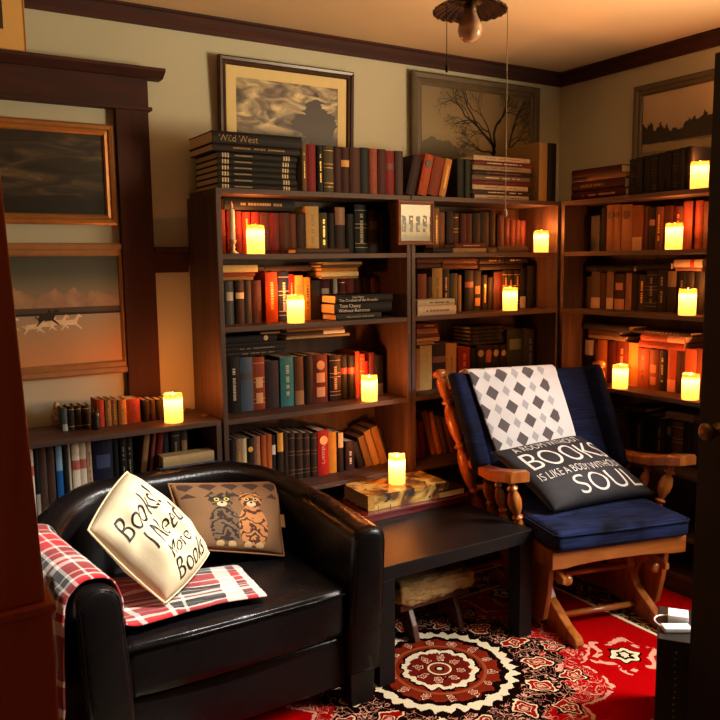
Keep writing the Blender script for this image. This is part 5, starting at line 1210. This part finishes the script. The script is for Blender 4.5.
mesh('beak', [(0, -.026, .066), (-.004, -.016, .072), (.004, -.016, .072), (0, -.014, .06)], [(0, 2, 1), (0, 1, 3), (0, 3, 2), (1, 2, 3)], GOLD, o)
for s in (-1, 1): MB().lathe([(.001, 0), (.005, .001), (.004, .003), (.001, .004)], (s*.008, -.018, .075), (0, -1, 0), 10).build('eye', GOLD, o)
p = at(95, 420, 1, -.21)
r = empty('black_bookend', (p.x-.003, -.235, TL+.0006), label='little black owl-shaped bookend left of the orange books', cat='bookend')
MB().lathe([(.015, 0), (.017, .01), (.013, .03), (.016, .05), (.013, .066), (.004, .07)], n=14).build('body', plain('cast_iron', '15110f', .4, .2, 30), r, smooth=True)
for s in (-1, 1): MB().lathe([(.004, 0), (.003, .008), (.0004, .014)], (s*.008, 0, .064), (0, 0, 1), 8).build('ear', plain('cast_iron', '15110f', .4, .2, 30), r)
for i, (px, py, lab) in enumerate(((188, 411, 'small brown pebble near the lit candle on the low bookcase'), (204, 417, 'small tan pebble at the right end of the low bookcase'))):
    p = at(px, py, 2, TL); vs, fs = grid(lambda u, v: Vector((.014*math.sin(PI*v)*math.cos(2*PI*u), .009*math.sin(PI*v)*math.sin(2*PI*u), .006-.006*math.cos(PI*v))), 12, 8, True)
    o = mesh('pebble', vs, fs, plain('pebble_stone', ['5c4030', '9c7c5c'][i], .6, .3, 60), None, True); o.location = (p.x, p.y, TL+.0005); tag(o, lab, 'pebble', 'pebbles on the low bookcase')

# ------------------------------------------------------------------ light
def area(name, loc, direction, sx, sy, e, c, spread=PI):
    ld = bpy.data.lights.new(name, 'AREA'); ld.shape = 'RECTANGLE'; ld.size = sx; ld.size_y = sy; ld.energy = e; ld.color = c; ld.spread = spread
    o = bpy.data.objects.new(name, ld); COL.objects.link(o); o.location = loc; o.rotation_euler = Vector(direction).to_track_quat('-Z', 'Y').to_euler(); return o
area('window_daylight', (.06, (WY0+WY1)/2, (WZ0+WZ1)/2), (-1, .45, -1.0), 1.05, 1.2, 42, (1, .93, .84), math.radians(85))
def spot(name, loc, target, e, c, cone, blend=.6, size=.05):
    ld = bpy.data.lights.new(name, 'SPOT'); ld.energy = e; ld.color = c; ld.spot_size = math.radians(cone); ld.spot_blend = blend; ld.shadow_soft_size = size
    o = bpy.data.objects.new(name, ld); COL.objects.link(o); o.location = loc; o.rotation_euler = (Vector(target)-Vector(loc)).to_track_quat('-Z', 'Y').to_euler()
spot('added_spot_glider', (-.14, -2.05, 1.75), (-1.02, -.80, .74), 135, (1, .97, .93), 34, .8)  # added beam without a fixture, brightens the blanket and glider
spot('added_spot_armchair', (-1.75, -2.0, 2.38), (-2.64, -.92, .55), 480, (1, .97, .92), 34, .8)  # added out-of-view beam to whiten the pillow and throw; no such lamp known
area('window_sky_glow', (.02, (WY0+WY1)/2, (WZ0+WZ1)/2), (-1, .72, .85), .6, .9, 50, (1, .78, .47), math.radians(104))
w = bpy.data.worlds.new('world'); SC.world = w; w.use_nodes = True
w.node_tree.nodes['Background'].inputs[0].default_value = (1, .8, .6, 1); w.node_tree.nodes['Background'].inputs[1].default_value = .012
SC.view_settings.view_transform = 'Standard'; SC.view_settings.look = 'None'; SC.view_settings.exposure = -.14; SC.view_settings.gamma = 1
SC.view_settings.use_curve_mapping = False
SC.cycles.max_bounces = 6; SC.cycles.use_denoising = True
